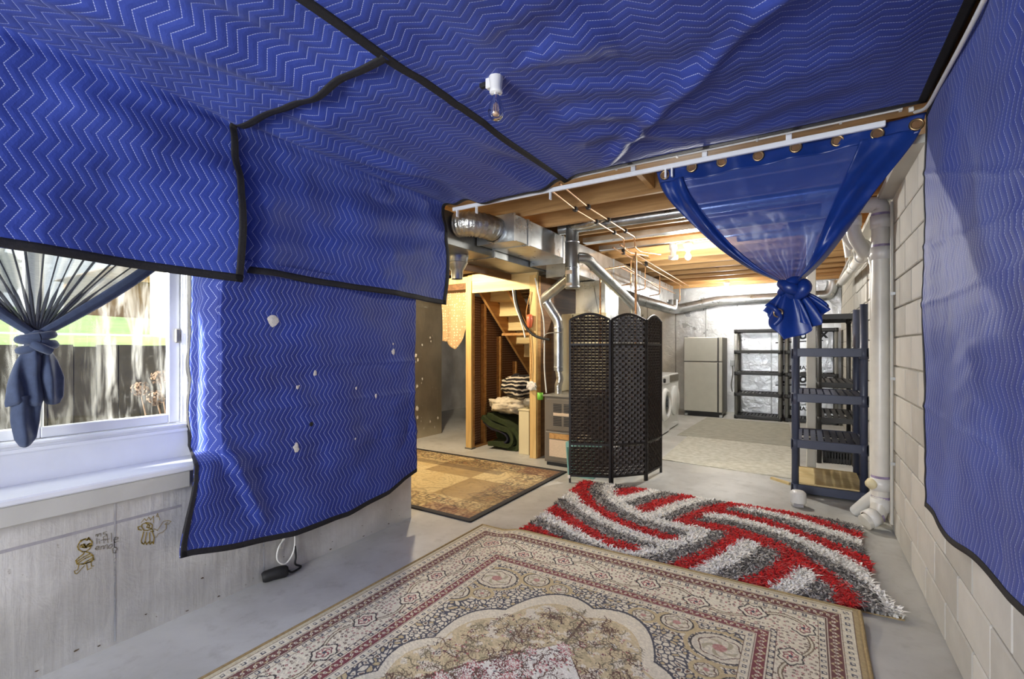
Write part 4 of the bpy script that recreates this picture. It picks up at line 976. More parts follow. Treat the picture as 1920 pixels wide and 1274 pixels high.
og = thing('hand_tool', 'orange plastic tool hung on the lumber post', 'tool', (-2.80, 4.87, 1.56)); MB().lathe([(0, .07), (.03, .06), (.038, 0), (.028, -.08), (0, -.1)], (-2.80, 4.87, 1.66), 14).build('body', M['orange'], og)
gw = thing('garden_glove', 'white cloth rag stuck on the lumber post', 'rag', (-2.78, 4.89, .85))
def blob(c, r, seed, amp=.12, fr=3., n=28, m=40, sq=.8):
    P = np.zeros((n, m, 3))
    for i in range(n):
        th = PI * i / (n - 1) - PI / 2
        for j in range(m):
            ph = 2 * PI * j / (m - 1); f = lambda q: math.copysign(abs(q) ** sq, q)
            d = np.array([f(math.cos(th)) * f(math.cos(ph)), f(math.cos(th)) * f(math.sin(ph)), f(math.sin(th))])
            P[i, j] = d
    nz = fbm(P[..., 0] * fr + seed, P[..., 2] * fr + P[..., 1] * fr * .7 + seed, 3); nz[:, -1] = nz[:, 0]
    wr_ = np.abs(np.sin(P[..., 2] * 6 + P[..., 0] * 4 + 3 * nz)); 
    P = P * (1 + amp * nz + amp * .4 * wr_)[..., None]
    return P * np.array(r) + np.array(c)
MB().grid(blob((-2.78, 4.885, .87), (.06, .02, .045), 3, .3)).build('cloth', M['batting'], gw)
tp = thing('tape_roll', 'small green tape roll tucked beside the post', 'tape', (-2.66, 4.9, .8)); MB().lathe([(.02, -.04), (.035, -.04), (.035, .04), (.02, .04)], (-2.64, 4.84, .76), 16).build('roll', pm('lime_plastic', s2l(120, 190, 60), .5), tp)

# folded green blanket, bundles, cream panel
M['olive'] = pm('dark_green_fleece', s2l(48, 58, 26), .95, var=.25, scale=12, bump=.5, bscale=120)
M['navy_edge'] = pm('navy_piping', s2l(28, 28, 44), .8, var=.2)
gb = thing('folded_blanket', 'dark green fleece blanket folded in an S under the stairs', 'blanket', (-3.4, 5.25, 0))
def slab_path(path, th, y0, y1, name, mat, n=8):
    C = [(p.x, p.z) for p in bez([(x, 0, z) for x, z in path], n)]; A = np.array(C); Tn = np.gradient(A, axis=0); Tn /= np.linalg.norm(Tn, axis=1, keepdims=True); N = np.stack([-Tn[:, 1], Tn[:, 0]], -1)
    prof = np.concatenate([A + N * th / 2, (A - N * th / 2)[::-1], (A + N * th / 2)[:1]], 0)
    ys = np.linspace(y0, y1, 14); P = np.array([[(p[0] + .008 * math.sin(y * 20 + k * .1), y, max(p[1] + .006 * math.sin(y * 31 + k * .23), .004)) for k, p in enumerate(prof)] for y in ys])
    mb = MB().grid(P); n2 = len(C)
    for row in (P[0], P[-1]):
        mb.add([tuple(q) for q in row[:-1]], [(i, i + 1, 2 * n2 - 2 - i, 2 * n2 - 1 - i) for i in range(n2 - 1)])
    return mb.build(name, mat, gb)
slab_path([(-3.66, .40), (-3.52, .33), (-3.38, .29), (-3.24, .25), (-3.18, .15), (-3.24, .07), (-3.40, .075), (-3.56, .06)], .055, 5.08, 5.55, 'fleece_fold', M['olive'])
slab_path([(-3.64, .35), (-3.52, .275), (-3.40, .245), (-3.29, .20), (-3.255, .14), (-3.30, .10)], .030, 5.09, 5.54, 'inner_fold', M['navy_edge'])
slab_path([(-3.60, .43), (-3.44, .385), (-3.28, .33), (-3.16, .25), (-3.11, .14), (-3.14, .04), (-3.30, .02)], .06, 5.12, 5.60, 'fleece_fold', M['olive'])
MB().grid(np.maximum(blob((-3.42, 5.42, .20), (.20, .14, .20), 8, .05), (-9, -9, .006))).build('inner_bulk', M['olive'], gb)
wb = thing('bundled_duvet', 'crumpled off-white duvet piled on the green blanket', 'duvet', (-3.3, 5.3, .45))
M['offwhite'] = pm('off_white_cotton', s2l(214, 202, 176), .9, var=.15, scale=18, bump=.4, bscale=60)
MB().grid(blob((-3.36, 5.33, .56), (.24, .20, .10), 21, .22, 4.)).build('cover', M['offwhite'], wb)
t = NT('black_white_striped_knit'); v = t.coord((1, .6, 1)); wv = t.n('ShaderNodeTexWave', bands_direction='Z'); t.l(v, wv.inputs[0]); wv.inputs['Scale'].default_value = 6; wv.inputs['Distortion'].default_value = 5; wv.inputs['Detail'].default_value = 2; wv.inputs['Detail Scale'].default_value = 1.2
M['striped'] = t.done(t.bsdf(t.mix(t.ramp(wv.outputs[1], .62, .68), s2l(24, 21, 22), s2l(206, 196, 176)), .9))
sb = thing('striped_throw', 'black and cream striped throw heaped on top of the duvet', 'blanket', (-3.25, 5.35, .65))
MB().grid(blob((-3.26, 5.40, .815), (.23, .19, .14), 33, .18, 3.)).build('throw', M['striped'], sb)
gp = thing('cushion', 'grey-brown cushion wedged between the bundle and the post', 'cushion', (-2.98, 5.3, .55)); MB().grid(blob((-2.95, 5.16, .635), (.09, .08, .06), 5, .06)).build('cover', M['steel_grey'], gp)
cpn = thing('cream_panel', 'upright cream board leaning beside the lumber post', 'board', (-2.95, 5.1, 0)); MB().box(-3.05, -2.90, 5.03, 5.08, .0, .545, .004).build('board', M['cream'], cpn); MB().box(-3.055, -2.895, 5.02, 5.26, .545, .56, .003).build('top_edge', M['cream'], cpn); MB().box(-2.90, -2.885, 5.03, 5.25, 0, .54).build('dark_side', M['black'], cpn)
# spotted cloth hung in the doorway beyond
t = NT('beige_spotted_cotton'); v = t.coord((1, 0, 1)); vo = t.n('ShaderNodeTexVoronoi'); t.l(v, vo.inputs[0]); vo.inputs['Scale'].default_value = 26; vo.inputs['Randomness'].default_value = .35
M['spotted'] = t.done(t.bsdf(t.mix(t.ramp(vo.outputs[0], .22, .3), s2l(226, 206, 170), s2l(186, 154, 112)), .9))
hc = thing('hanging_cloth', 'beige spotted cloth pinned across the storeroom doorway', 'cloth', (-4.1, 5.06, 1.3))
xs = np.linspace(-4.36, -3.80, 50); zt = 2.16; bot = np.interp(xs, [-4.36, -4.26, -4.22, -4.08, -3.94, -3.80], [1.42, 1.40, 1.38, 1.30, 1.50, 1.72])
P = np.array([[(x + .02 * math.sin(q * 3), 5.06 + .030 * math.sin((x + 4.36) * 22) * q + (.05 * q if x < -4.24 else 0), zt + (b_ - zt) * q) for q in np.linspace(0, 1, 40)] for x, b_ in zip(xs, bot)])
solid(grid_obj('cotton', P, M['spotted'], hc), .003)
# ================================================================== folding screen
M['wicker'] = pm('black_brown_wicker', s2l(40, 30, 24), .5, var=.35, scale=30)
M['screen_frame'] = pm('black_screen_frame', s2l(26, 22, 20), .45, var=.2)
fs = thing('folding_screen', 'black woven wicker folding screen with arched panels behind the shag rug', 'screen', (-1.6, 4.5, 0))
pts = [(-1.985, 4.225), (-1.612, 4.392), (-1.355, 4.692), (-1.312, 5.10)]
for (ax_, ay), (bx_, by) in zip(pts[:-1], pts[1:]):
    A = Vector((ax_, ay, 0)); B = Vector((bx_, by, 0)); D = (B - A); Lp = D.length; D.normalize(); Nn = Vector((D.y, -D.x, 0)); e = .012
    at = lambda q, z, o=0.: tuple(A + D * q + Nn * o + Vector((0, 0, z)))
    H0, HA = 1.60, .058
    arch = lambda q: H0 + HA * math.sin(PI * min(max((q - e) / (Lp - 2 * e), 0), 1))
    pan = MB().bar(at(e, 0), at(e, H0), .02, .02, tuple(D)).bar(at(Lp - e, 0), at(Lp - e, H0), .02, .02, tuple(D)).build('panel_frame', M['screen_frame'], fs)
    MB().tube([at(q, arch(q)) for q in np.linspace(e, Lp - e, 17)], .013, 8).build('arch_rail', M['screen_frame'], pan)
    for z in (.07, .38, 1.36): MB().bar(at(e, z), at(Lp - e, z), .018, .020).build('cross_rail', M['screen_frame'], pan)
    ns = 11; sp = (Lp - 2 * e) / ns; stk = MB()
    for k in range(1, ns): stk.bar(at(e + k * sp, .07), at(e + k * sp, arch(e + k * sp) - .01), .006, .008)
    stk.build('stakes', M['wicker'], pan)['kind'] = 'stuff'
    wv = MB(); z = .085; row = 0
    while z < 1.655:
        hh = .0128; ph = row % 2; seg = []
        for k in range(ns * 2 + 1):
            q = e + k * sp / 2; side = math.cos(PI * (k / 2 + ph)); seg.append((q, .010 * side))
        for (q0, o0), (q1, o1) in zip(seg[:-1], seg[1:]):
            if z + hh > arch((q0 + q1) / 2) - .004 or (abs(z - .38) < .016) or (abs(z - 1.36) < .016): continue
            wv.add([at(q0, z - hh, o0), at(q1, z - hh, o1), at(q1, z, o1 * 1.25), at(q0, z, o0 * 1.25), at(q1, z + hh, o1), at(q0, z + hh, o0)], [(0, 1, 2, 3), (3, 2, 4, 5)])
        z += .0285; row += 1
    wv.build('woven_strips', M['wicker'], pan)['kind'] = 'stuff'
MB().box(-1.992, -1.965, 4.208, 4.222, .045, .075, .004).build('foot_label', M['batting'], fs)
# laundry basket
lb = thing('laundry_basket', 'teal plastic laundry basket half hidden by the folding screen', 'basket', (-1.96, 4.55, 0))
bk = MB()
for z0, z1, s0, s1 in ((.30, .35, .98, 1.0),):
    for sx, sy in ((1, 0), (-1, 0), (0, 1), (0, -1)):
        hx, hy = .155, .12
        if sx: bk.box(-1.955 + sx * hx * s1 - .006, -1.955 + sx * hx * s1 + .006, 4.55 - hy * s1, 4.55 + hy * s1, z0, z1)
        else: bk.box(-1.955 - hx * s1, -1.955 + hx * s1, 4.55 + sy * hy * s1 - .006, 4.55 + sy * hy * s1 + .006, z0, z1)
bk.build('rim', M['teal'], lb); MB().box(-2.09, -1.82, 4.445, 4.655, 0, .02).build('base', M['teal'], lb)
for k in range(9):
    q = -1 + 2 * k / 8
    MB().bar((-1.955 + q * .133, 4.55 - .105, .01), (-1.955 + q * .152, 4.55 - .119, .31), .016, .006, (0, 1, 0)).build('rib', M['teal'], lb)
    MB().bar((-1.955 - .133, 4.55 + q * .10, .01), (-1.955 - .152, 4.55 + q * .118, .31), .016, .006, (1, 0, 0)).build('rib', M['teal'], lb)
MB().lathe([(0, .01), (.09, .01), (.10, .2), (.09, .36), (.05, .40), (0, .41)], (-1.955, 4.55, .012), 16).build('laundry', M['offwhite'], lb)

# ================================================================== refrigerator and washer
rf = thing('refrigerator', 'almond top-freezer refrigerator against the foil back wall', 'refrigerator', (-1.71, 9.95, 0))
MB().box(-2.04, -1.345, 9.68, 10.27, .05, 1.525, .008).build('cabinet', M['steel_grey'], rf)
for z0, z1, nm in ((.10, 1.048, 'fridge_door'), (1.062, 1.528, 'freezer_door')):
    d_ = MB().box(-2.04, -1.425, 9.61, 9.672, z0, z1, .010).build(nm, M['appliance'], rf)
    MB().box(-1.43, -1.405, 9.615, 9.66, z0 + .01, z1 - .01).build('handle_recess', M['black'], d_); MB().box(-1.405, -1.350, 9.605, 9.672, z0, z1, .008).build('handle_rail', M['appliance'], d_)
MB().box(-2.04, -1.36, 9.63, 9.675, 1.05, 1.06).build('gasket', M['black'], rf)
MB().box(-2.02, -1.36, 9.66, 9.70, .0, .09).build('kick_grille', M['black'], rf)
for x in (-2.03, -1.40): MB().box(x, x + .06, 9.62, 9.68, 0, .05, .006).build('leveling_foot', M['galv'], rf)
MB().box(-2.035, -1.97, 9.62, 9.67, 1.53, 1.54).build('hinge', M['black'], rf)
ws = thing('washing_machine', 'white front-loading washing machine seen past the folding screen', 'washer', (-2.15, 7.29, 0))
MB().box(-2.50, -1.83, 6.95, 7.63, .015, .90, .012).build('cabinet', M['enamel'], ws)
MB().box(-2.45, -1.85, 6.98, 7.6, 0, .02).build('feet', M['black'], ws)
dr = MB().lathe([(.0, .0), (.25, .0), (.255, .02), (.225, .055), (.17, .06), (.165, .03)], (-1.832, 7.30, .46), 36, (1, 0, 0)).build('door_ring', M['enamel'], ws)
MB().lathe([(0, .055), (.10, .05), (.166, .03)], (-1.832, 7.30, .46), 30, (1, 0, 0)).build('door_glass', M['glass_dark'], dr)
MB().box(-1.83, -1.82, 7.0, 7.58, .77, .88, .004).build('control_panel', M['enamel'], ws)
MB().lathe([(0, .0), (.035, 0), (.032, .025), (0, .026)], (-1.82, 7.22, .83), 18, (1, 0, 0)).build('dial', M['black'], ws)
dy = thing('dryer', 'white front-loading dryer beyond the washing machine', 'dryer', (-2.15, 8.1, 0))
MB().box(-2.50, -1.86, 7.70, 8.36, .015, .90, .012).build('cabinet', M['enamel'], dy); d2 = MB().lathe([(.0, .0), (.25, .0), (.24, .04), (0, .05)], (-1.862, 8.03, .46), 32, (1, 0, 0)).build('door', M['enamel'], dy); MB().box(-1.86, -1.85, 7.74, 8.32, .77, .88, .004).build('control_panel', M['steel_grey'], dy)

# ================================================================== plastic shelving
def shelving(label, x0, x1, y0, y1, levels, top, mat, postmat, r=.026, bh=.065, slats=True, board=False, group=None, caps=True):
    T = thing('plastic_shelving', label, 'shelf', ((x0 + x1) / 2, (y0 + y1) / 2, 0), group)
    for x in (x0 + r, x1 - r):
        for y in (y0 + r, y1 - r):
            MB().lathe([(0, 0), (r, 0), (r, top), (0, top)], (x, y, 0), 14).build('post', postmat, T)
    for i, z in enumerate(levels):
        s_ = MB().bar((x0, y0 + .012, z), (x1, y0 + .012, z), .024, bh, bev=.004).bar((x0, y1 - .012, z), (x1, y1 - .012, z), .024, bh, bev=.004).bar((x0 + .012, y0, z), (x0 + .012, y1, z), .024, bh, bev=.004).bar((x1 - .012, y0, z), (x1 - .012, y1, z), .024, bh, bev=.004)
        for x in (x0 + r, x1 - r):
            for y in (y0 + r, y1 - r): s_.lathe([(r + .0, -bh * .75), (r + .006, -bh * .7), (r + .006, bh * .5), (r, bh * .55)], (x, y, z), 14)
        so = s_.build('shelf_frame', mat, T)
        if board and i == 0: continue
        n = int((x1 - x0 - .06) / .055)
        for k in range(n):
            x = x0 + .03 + (k + .5) * (x1 - x0 - .06) / n
            MB().box(x - .021, x + .021, y0 + .02, y1 - .02, z + bh / 2 - .018, z + bh / 2 - .006).build('slat', mat, so)
        for q in (.33, .66): MB().box(x0 + .02, x1 - .02, y0 + q * (y1 - y0) - .01, y0 + q * (y1 - y0) + .01, z + bh / 2 - .03, z + bh / 2 - .018).build('cross_rib', mat, so)
    return T
shelving('slate blue plastic shelving with an open wood board at its base beside the pipe', -.115, .445, 4.97, 5.73, [.055, .46, .875, 1.285], 1.70, M['shelf_blue'], M['shelf_blue'], .029, .075, board=True)
bd = thing('shelf_board', 'bare plywood board lying on the lowest level of the slate blue shelving', 'board', (.16, 5.35, .09)); MB().box(-.085, .415, 4.995, 5.70, .093, .105).build('plywood', M['pale_wood'], bd)
shelving('black plastic shelving behind the slate blue unit along the block wall', .10, .485, 6.45, 7.45, [.50, .90, 1.68], 1.70, M['shelf_black'], M['shelf_black'], .025, .06)
shelving('charcoal plastic shelving with grey posts next to the refrigerator', -1.15, -.375, 9.70, 10.22, [.04, .46, .85, 1.25, 1.64], 1.67, M['shelf_black'], M['shelf_grey'], .028, .055)
shelving('charcoal plastic shelving with grey posts in the far corner of block and foil walls', -.33, .46, 9.72, 10.22, [.04, .46, .85, 1.25, 1.64], 1.67, M['shelf_black'], M['shelf_grey'], .028, .055)
tb = thing('storage_tote', 'black ribbed tray under the black shelving', 'tray', (.3, 6.9, .0)); tm = MB().box(.16, .43, 6.53, 7.36, .0, .06, .006)
tm.build('base', M['black'], tb)
for k in range(10): MB().box(.165 + k * .027, .178 + k * .027, 6.515, 6.53, .0, .13).build('rib', M['black'], tb)
MB().box(.155, .435, 6.51, 7.37, .13, .15, .004).build('rim', M['black'], tb)
# column, planks on the floor
po = thing('support_column', 'slim pale wooden column between the two nearest shelving units', 'column', (.045, 5.93, 0)); MB().box(.0, .085, 5.89, 5.98, 0, 2.55, .006).build('shaft', M['greige_trim'], po); MB().box(-.02, .105, 5.87, 6.0, 2.525, 2.55).build('cap_plate', M['galv_dark'], po)
pk = thing('lumber_strip', 'thin wooden strip on the floor against the slate blue shelving', 'wood strip', (-.2, 5.2, 0)); MB().bar((-.30, 5.42, .012), (-.135, 5.28, .012), .03, .022).build('strip', M['pale_wood'], pk)

# ================================================================== drain pipes on the block wall
def coupling(T, c, ax, r, L=.09):
    MB().lathe([(r, -L / 2), (r + .008, -L / 2), (r + .008, L / 2), (r, L / 2)], c, 22, ax).build('coupling', M['pvc_joint'], T)
    MB().lathe([(r + .0012, L / 2), (r + .002, L / 2 + .018)], c, 22, ax).build('primer_ring', M['primer'], T)
dp = thing('drain_stack', 'white plastic drain stack with side branches and elbows against the block wall', 'pipe', (.46, 4.36, 0))
MB().tube(elbow([(.36, 4.28, .05), (.445, 4.335, .10), (.462, 4.36, .22), (.462, 4.36, 2.30), (.462, 4.36, 2.38), (.25, 4.36, 2.40), (.10, 4.36, 2.41)], .08, 8), .056, 24).build('pipe', M['pvc'], dp)
for z in (.33, .18, 2.02, 2.25): coupling(dp, (.462, 4.36, z), (0, 0, 1), .056)
coupling(dp, (.405, 4.31, .085), (.75, .5, .4), .056, .07); coupling(dp, (.30, 4.36, 2.40), (1, 0, 0), .056, .07)
MB().lathe([(0, .0), (.040, 0), (.040, .035), (.024, .038), (.024, .055), (0, .056)], (.425, 4.34, .33), 18, (-.85, -.5, 0)).build('cleanout_plug', M['cream'], dp)
MB().tube([(.462, 4.38, .27), (.40, 4.50, .16), (.33, 4.62, .03)], .040, 18).build('side_branch', M['pvc_joint'], dp)
d2 = dp
MB().tube(elbow([(.44, 4.50, .15), (.44, 4.50, 1.98), (.40, 4.50, 2.12), (.36, 4.62, 2.17)], .06), .030, 18).build('riser', M['pvc'], d2)
MB().tube(elbow([(.30, 4.42, 2.36), (.30, 4.42, 2.20), (.38, 4.50, 2.06), (.40, 4.75, 2.09), (.40, 7.6, 2.20)], .07), .048, 20).build('horizontal_run', M['pvc'], d2)
MB().tube(elbow([(.26, 4.75, 2.36), (.27, 4.76, 2.26), (.33, 4.80, 2.16)], .04), .036, 16).build('trap', M['pvc'], d2)
MB().tube(elbow([(-.6, 5.30, 2.44), (.24, 5.30, 2.44), (.30, 5.30, 2.40), (.33, 5.3, 2.16)], .06), .030, 14).build('cross_run', M['pvc'], d2)
for c, ax in (((.30, 4.42, 2.29), (0, 0, 1)), ((.40, 4.95, 2.10), (0, 1, .04)), ((.40, 5.6, 2.13), (0, 1, .04))): coupling(d2, c, ax, .048, .07)
for y in (5.2, 5.7, 6.2): MB().bar((.36, y, 2.12), (.36, y, 2.55), .018, .003, (1, 0, 0)).build('hanger_strap', M['cable'], d2)
cw = thing('wall_conduit', 'slim grey conduit running up the block wall behind the drain stack', 'conduit', (.515, 4.25, 0)); MB().tube([(.512, 4.24, .08), (.512, 4.24, 2.36)], .010, 10).build('tube', M['greige_trim'], cw)
for z in (.5, 1.1, 1.7): MB().box(.503, .53, 4.225, 4.255, z, z + .02).build('strap', M['galv'], cw)
fc = thing('floor_cleanout', 'short white capped pipe standing up from the floor by the shelving', 'pipe cap', (-.06, 4.62, 0))
MB().lathe([(0, 0), (.050, 0), (.050, .035), (.047, .04)], (-.06, 4.62, 0), 24).build('pipe_stub', M['pvc'], fc)
MB().lathe([(.050, .032), (.060, .032), (.0605, .034), (.0605, .105), (.059, .112), (.045, .126), (.02, .131), (0, .132)], (-.06, 4.62, 0), 24).build('cap', M['pvc_joint'], fc)
MB().bar((-.09, 4.566, .018), (-.02, 4.566, .018), .012, .02).build('vent_slot', M['tape'], fc)

# wires and plug at the foot of the foil wall
fp = thing('floor_plug', 'black plug adapter on the floor below the torn blanket', 'plug', (-2.57, 1.57, 0))
MB().tube(bez([(-2.60, 1.50, .03), (-2.57, 1.56, .04), (-2.55, 1.62, .035)], 5), [.024, .03, .032, .032, .032, .033, .034, .034, .033, .032, .026], 14).build('body', M['rubber'], fp)
wr2 = thing('wire_loop', 'white wire looped down the foil wall to a black plug', 'wire', (-2.6, 1.65, 0))
MB().tube(bez([(-2.605, 1.66, .30), (-2.606, 1.655, .22), (-2.60, 1.60, .17), (-2.60, 1.59, .10), (-2.59, 1.63, .06), (-2.598, 1.68, .09), (-2.60, 1.70, .15), (-2.605, 1.70, .24)], 6), .005, 8).build('white_lead', M['cable'], wr2)
MB().tube(bez([(-2.60, 1.70, .14), (-2.59, 1.70, .08), (-2.58, 1.69, .04), (-2.57, 1.72, .015), (-2.56, 1.66, .010), (-2.555, 1.63, .03)], 6), .006, 8).build('black_lead', M['rubber'], wr2)
MB().bar((-2.609, 1.62, .15), (-2.609, 1.64, .21), .02, .006, (1, 0, 0)).build('tag', M['batting'], wr2)
# ================================================================== rugs
def hexc(r, g, b): return np.array(s2l(r, g, b))
# --- Persian-style rug: the knotted pattern is computed knot by knot into a colour attribute
RX0, RX1, RY0, RY1 = -2.045, .222, -.45, 2.853
cell = .0033
W_, L_ = RX1 - RX0, RY1 - RY0
ys = np.r_[np.linspace(0, 2.15, int(2.15 / cell)), np.linspace(2.15, L_, 110)[1:]]       # t = distance from the far edge; fine where it is seen
xs = np.linspace(0, W_, int(W_ / cell))
Tt, Ss = np.meshgrid(ys, xs, indexing='ij')
cream, beige, tan_, maroon, brown, navy, black_, rose, white_, olive_ = hexc(226, 217, 192), hexc(212, 197, 160), hexc(198, 178, 134), hexc(120, 54, 60), hexc(96, 66, 54), hexc(74, 74, 84), hexc(58, 52, 52), hexc(178, 96, 98), hexc(234, 230, 218), hexc(160, 148, 112)
img = np.empty(Tt.shape + (3,)); img[:] = beige
E_ = np.minimum(np.minimum(Ss, W_ - Ss), np.minimum(Tt, L_ - Tt))
side = (np.minimum(Ss, W_ - Ss) < np.minimum(Tt, L_ - Tt)); Q = np.where(side, Tt, Ss); Qc = np.where(side, L_, W_)
def put(mask, c, a=1.0):
    mk = np.clip(mask.astype(float), 0, 1) * a; img[:] = img * (1 - mk[..., None]) + c * mk[..., None]
def worley(x, y, seed=0, jit=.9):
    xi, yi = np.floor(x).astype(int), np.floor(y).astype(int); d1 = np.full(x.shape, 9.); d2 = np.full(x.shape, 9.); cid = np.zeros(x.shape)
    for a in (-1, 0, 1):
        for b in (-1, 0, 1):
            px = xi + a; py = yi + b; rx = _tab[(px + seed) % 256, (py * 3 + 7) % 256]; ry = _tab[(py + 91 + seed) % 256, (px * 5 + 13) % 256]
            d = np.hypot(x - px - .5 - (rx - .5) * jit, y - py - .5 - (ry - .5) * jit)
            nw = d < d1; d2 = np.where(nw, d1, np.minimum(d2, d)); cid = np.where(nw, rx, cid); d1 = np.minimum(d1, d)
    return d1, d2, cid
# field: dark ground with cream arabesque cells
d1, d2, cid = worley(Ss / .030 + .6 * vnoise(Ss * 14, Tt * 14), Tt / .024 + .6 * vnoise(Ss * 14 + 50, Tt * 14), 5)
put(E_ >= .0, navy); put((d2 - d1 > .22), cream); put((d2 - d1 > .22) & (cid > .8), tan_); put((d2 - d1 > .55) & (cid < .25), brown)
CXr, CYr = W_ / 2, L_ / 2
cxs, cts = Ss - CXr, Tt - CYr
# spandrel scrolls
for sx in (-1, 1):
    for (ox, oy, r) in ((.46, .62, .12), (.30, .52, .075), (.55, .86, .085), (.18, .545, .055), (.60, 1.12, .07), (.44, .80, .05)):
        for flip in (0, 1):
            yy = oy if not flip else L_ - oy
            rr = np.hypot(Ss - (CXr + sx * ox * 1.28), (Tt - yy) * 1.15); an = np.arctan2(Tt - yy, Ss - CXr - sx * ox * 1.28)
            put(rr < r, cream, .85); put(np.abs(rr - r) < .004, black_); put(np.abs(rr - r * 1.18) < .010, tan_); put(np.abs(rr - r * .72 - .006 * np.sin(an * 6)) < .003, brown); put((rr < r * .62) & (np.sin(an * 5 + rr * 90) > .4), olive_, .7); put((rr < r * .25), rose, .7)
# lobed centre medallion
an = np.arctan2(cxs / .98, cts); rr = np.hypot(cxs / .60, cts / 1.07)
lob = 1 - .085 * (1 - np.abs(np.sin(an * 7))) ** 1.0 + .05 * np.cos(an * 2) * 0
md = rr / lob
put(md < 1.06, navy * .8); put(md < 1.045, cream); put(md < .955, tan_ * 1.1)
g = fbm(Ss * 26, Tt * 26, 3); put((md < .95), beige, np.clip(.55 + .6 * g, 0, 1)[..., None][..., 0] if False else .55)
put((md < .94) & (g > .35), white_, .55); put((md < .94) & (g < -.55), olive_, .5)
# ogee inner medallion, white with red rosettes
og = np.abs(cxs) / (.46 * np.clip(1 - (np.abs(cts) / .70) ** 1.35, 0, 1) + 1e-4)
inn = (np.abs(cts) < .70); put(inn & (og < 1.06), brown); put(inn & (og < 1.0), white_)
put((np.abs(cxs) < .006) & (np.abs(cts) > .70) & (np.abs(cts) < .90), brown)
rs = np.random.default_rng(5)
def local(s0, t0, r):
    i0, i1 = np.searchsorted(ys, (t0 - r, t0 + r)); j0, j1 = np.searchsorted(xs, (s0 - r, s0 + r)); return slice(max(i0, 0), i1), slice(max(j0, 0), j1)
def lput(sl, mk, c, a=1.):
    v = img[sl]; m_ = mk.astype(float)[..., None] * a; img[sl] = v * (1 - m_) + c * m_
def motif(s0, t0, r, c1, c2, kind):
    sl = local(s0, t0, r * 1.6); S_ = Ss[sl] - s0; T_ = Tt[sl] - t0
    if S_.size == 0: return
    q = np.hypot(S_, T_); a = np.arctan2(T_, S_)
    if kind == 0:                                     # rosette
        pet = r * (.7 + .3 * np.cos(a * 6)); lput(sl, q < pet, c1); lput(sl, np.abs(q - pet * .62) < r * .1, c2); lput(sl, q < r * .25, c2)
    elif kind == 1:                                   # twig
        ph = rs.uniform(0, PI); u_ = S_ * math.cos(ph) + T_ * math.sin(ph); v_ = -S_ * math.sin(ph) + T_ * math.cos(ph)
        lput(sl, (np.abs(v_ - .25 * r * np.sin(u_ / r * 3)) < .0028) & (np.abs(u_) < r), c1)
        lput(sl, (np.abs(np.abs(v_) - .5 * np.abs((u_ * 3 / r) % 1.0) * r) < .0026) & (np.abs(u_) < r * .8) & (np.abs(v_) < r * .5), c1, .8)
    else:                                             # leaf comma
        ph = rs.uniform(0, PI); u_ = S_ * math.cos(ph) + T_ * math.sin(ph); v_ = -S_ * math.sin(ph) + T_ * math.cos(ph)
        lput(sl, (np.abs(v_) < r * .28 * (1 - (u_ / r) ** 2)) & (np.abs(u_) < r), c1)
pal = [maroon, navy, brown, black_, rose, olive_, white_]
for i in range(4200):
    s0, t0 = rs.uniform(.45, W_ - .45), rs.uniform(.45, 2.2)
    m_ = math.hypot((s0 - CXr) / .60, (t0 - CYr) / 1.07)
    if m_ > .90: continue
    ino = abs(t0 - CYr) < .70 and abs(s0 - CXr) < .46 * (1 - (abs(t0 - CYr) / .70) ** 1.35)
    k = rs.integers(0, 10)
    if ino:
        if k < 2: motif(s0, t0, rs.uniform(.022, .036), maroon if k else rose, white_, 0)
        elif k < 4: motif(s0, t0, rs.uniform(.02, .05), brown, brown, 1)
        else: motif(s0, t0, rs.uniform(.006, .012), pal[rs.integers(0, 6)], white_, 2)
    else:
        if k < 1: motif(s0, t0, rs.uniform(.010, .017), pal[rs.integers(0, 5)], cream, 0)
        elif k < 3: motif(s0, t0, rs.uniform(.03, .06), brown if k == 1 else black_ * .5 + olive_ * .5, brown, 1)
        else: motif(s0, t0, rs.uniform(.005, .011), pal[rs.integers(0, 7)], white_, 2)
# borders
def band(a, b): return (E_ >= a) & (E_ < b)
put(E_ < .462, cream)
def guard(a, b):
    put(band(a, b), cream); put(band(a, a + .004) | band(b - .004, b), brown)
    m0 = (a + b) / 2; q = (Q % .042) - .021; e = E_ - m0; bx = np.maximum(np.abs(q), np.abs(e)); put(band(a, b) & (np.abs(bx - .007) < .0022), navy); put(band(a, b) & (np.abs(q - .021 + e * .6) < .0018) , tan_)
def darkband(a, b, c):
    put(band(a, b), c); h = (b - a) / 2; m0 = (a + b) / 2; e = (E_ - m0) / h; ph = Q / .052 * 2 * PI
    put(band(a, b) & (np.abs(e - .55 * np.sin(ph)) < .13), tan_); put(band(a, b) & (np.hypot(((Q / .052 + .25) % .5 - .25) * 2.2, e) < .30), cream); put(band(a, b) & (np.hypot(((Q / .052 + .25) % .5 - .25) * 2.2, e) < .14), c); put(band(a, a + .004) | band(b - .004, b), cream)
put(E_ < .03, hexc(206, 194, 160)); put((W_ - Ss) < .03, hexc(178, 156, 110)); guard(.03, .085); darkband(.085, .142, brown * .5 + maroon * .5); guard(.142, .178)
mn = band(.178, .335); put(mn, cream * 1.02)
e = (E_ - .2565) / .078
d1, d2, cid = worley(Q / .020, E_ / .020, 33); put(mn & (d1 < .30) & (cid > .25), brown); put(mn & (d1 < .30) & (cid > .68), rose * .8); put(mn & (d1 < .12), cream)
vine = .72 * np.sin(Q / .52 * 2 * PI); put(mn & (np.abs(e - vine) < .10), olive_); put(mn & (np.abs(e - vine) < .045), cream); put(mn & (np.abs(np.abs(e - vine) - .11) < .025), brown)
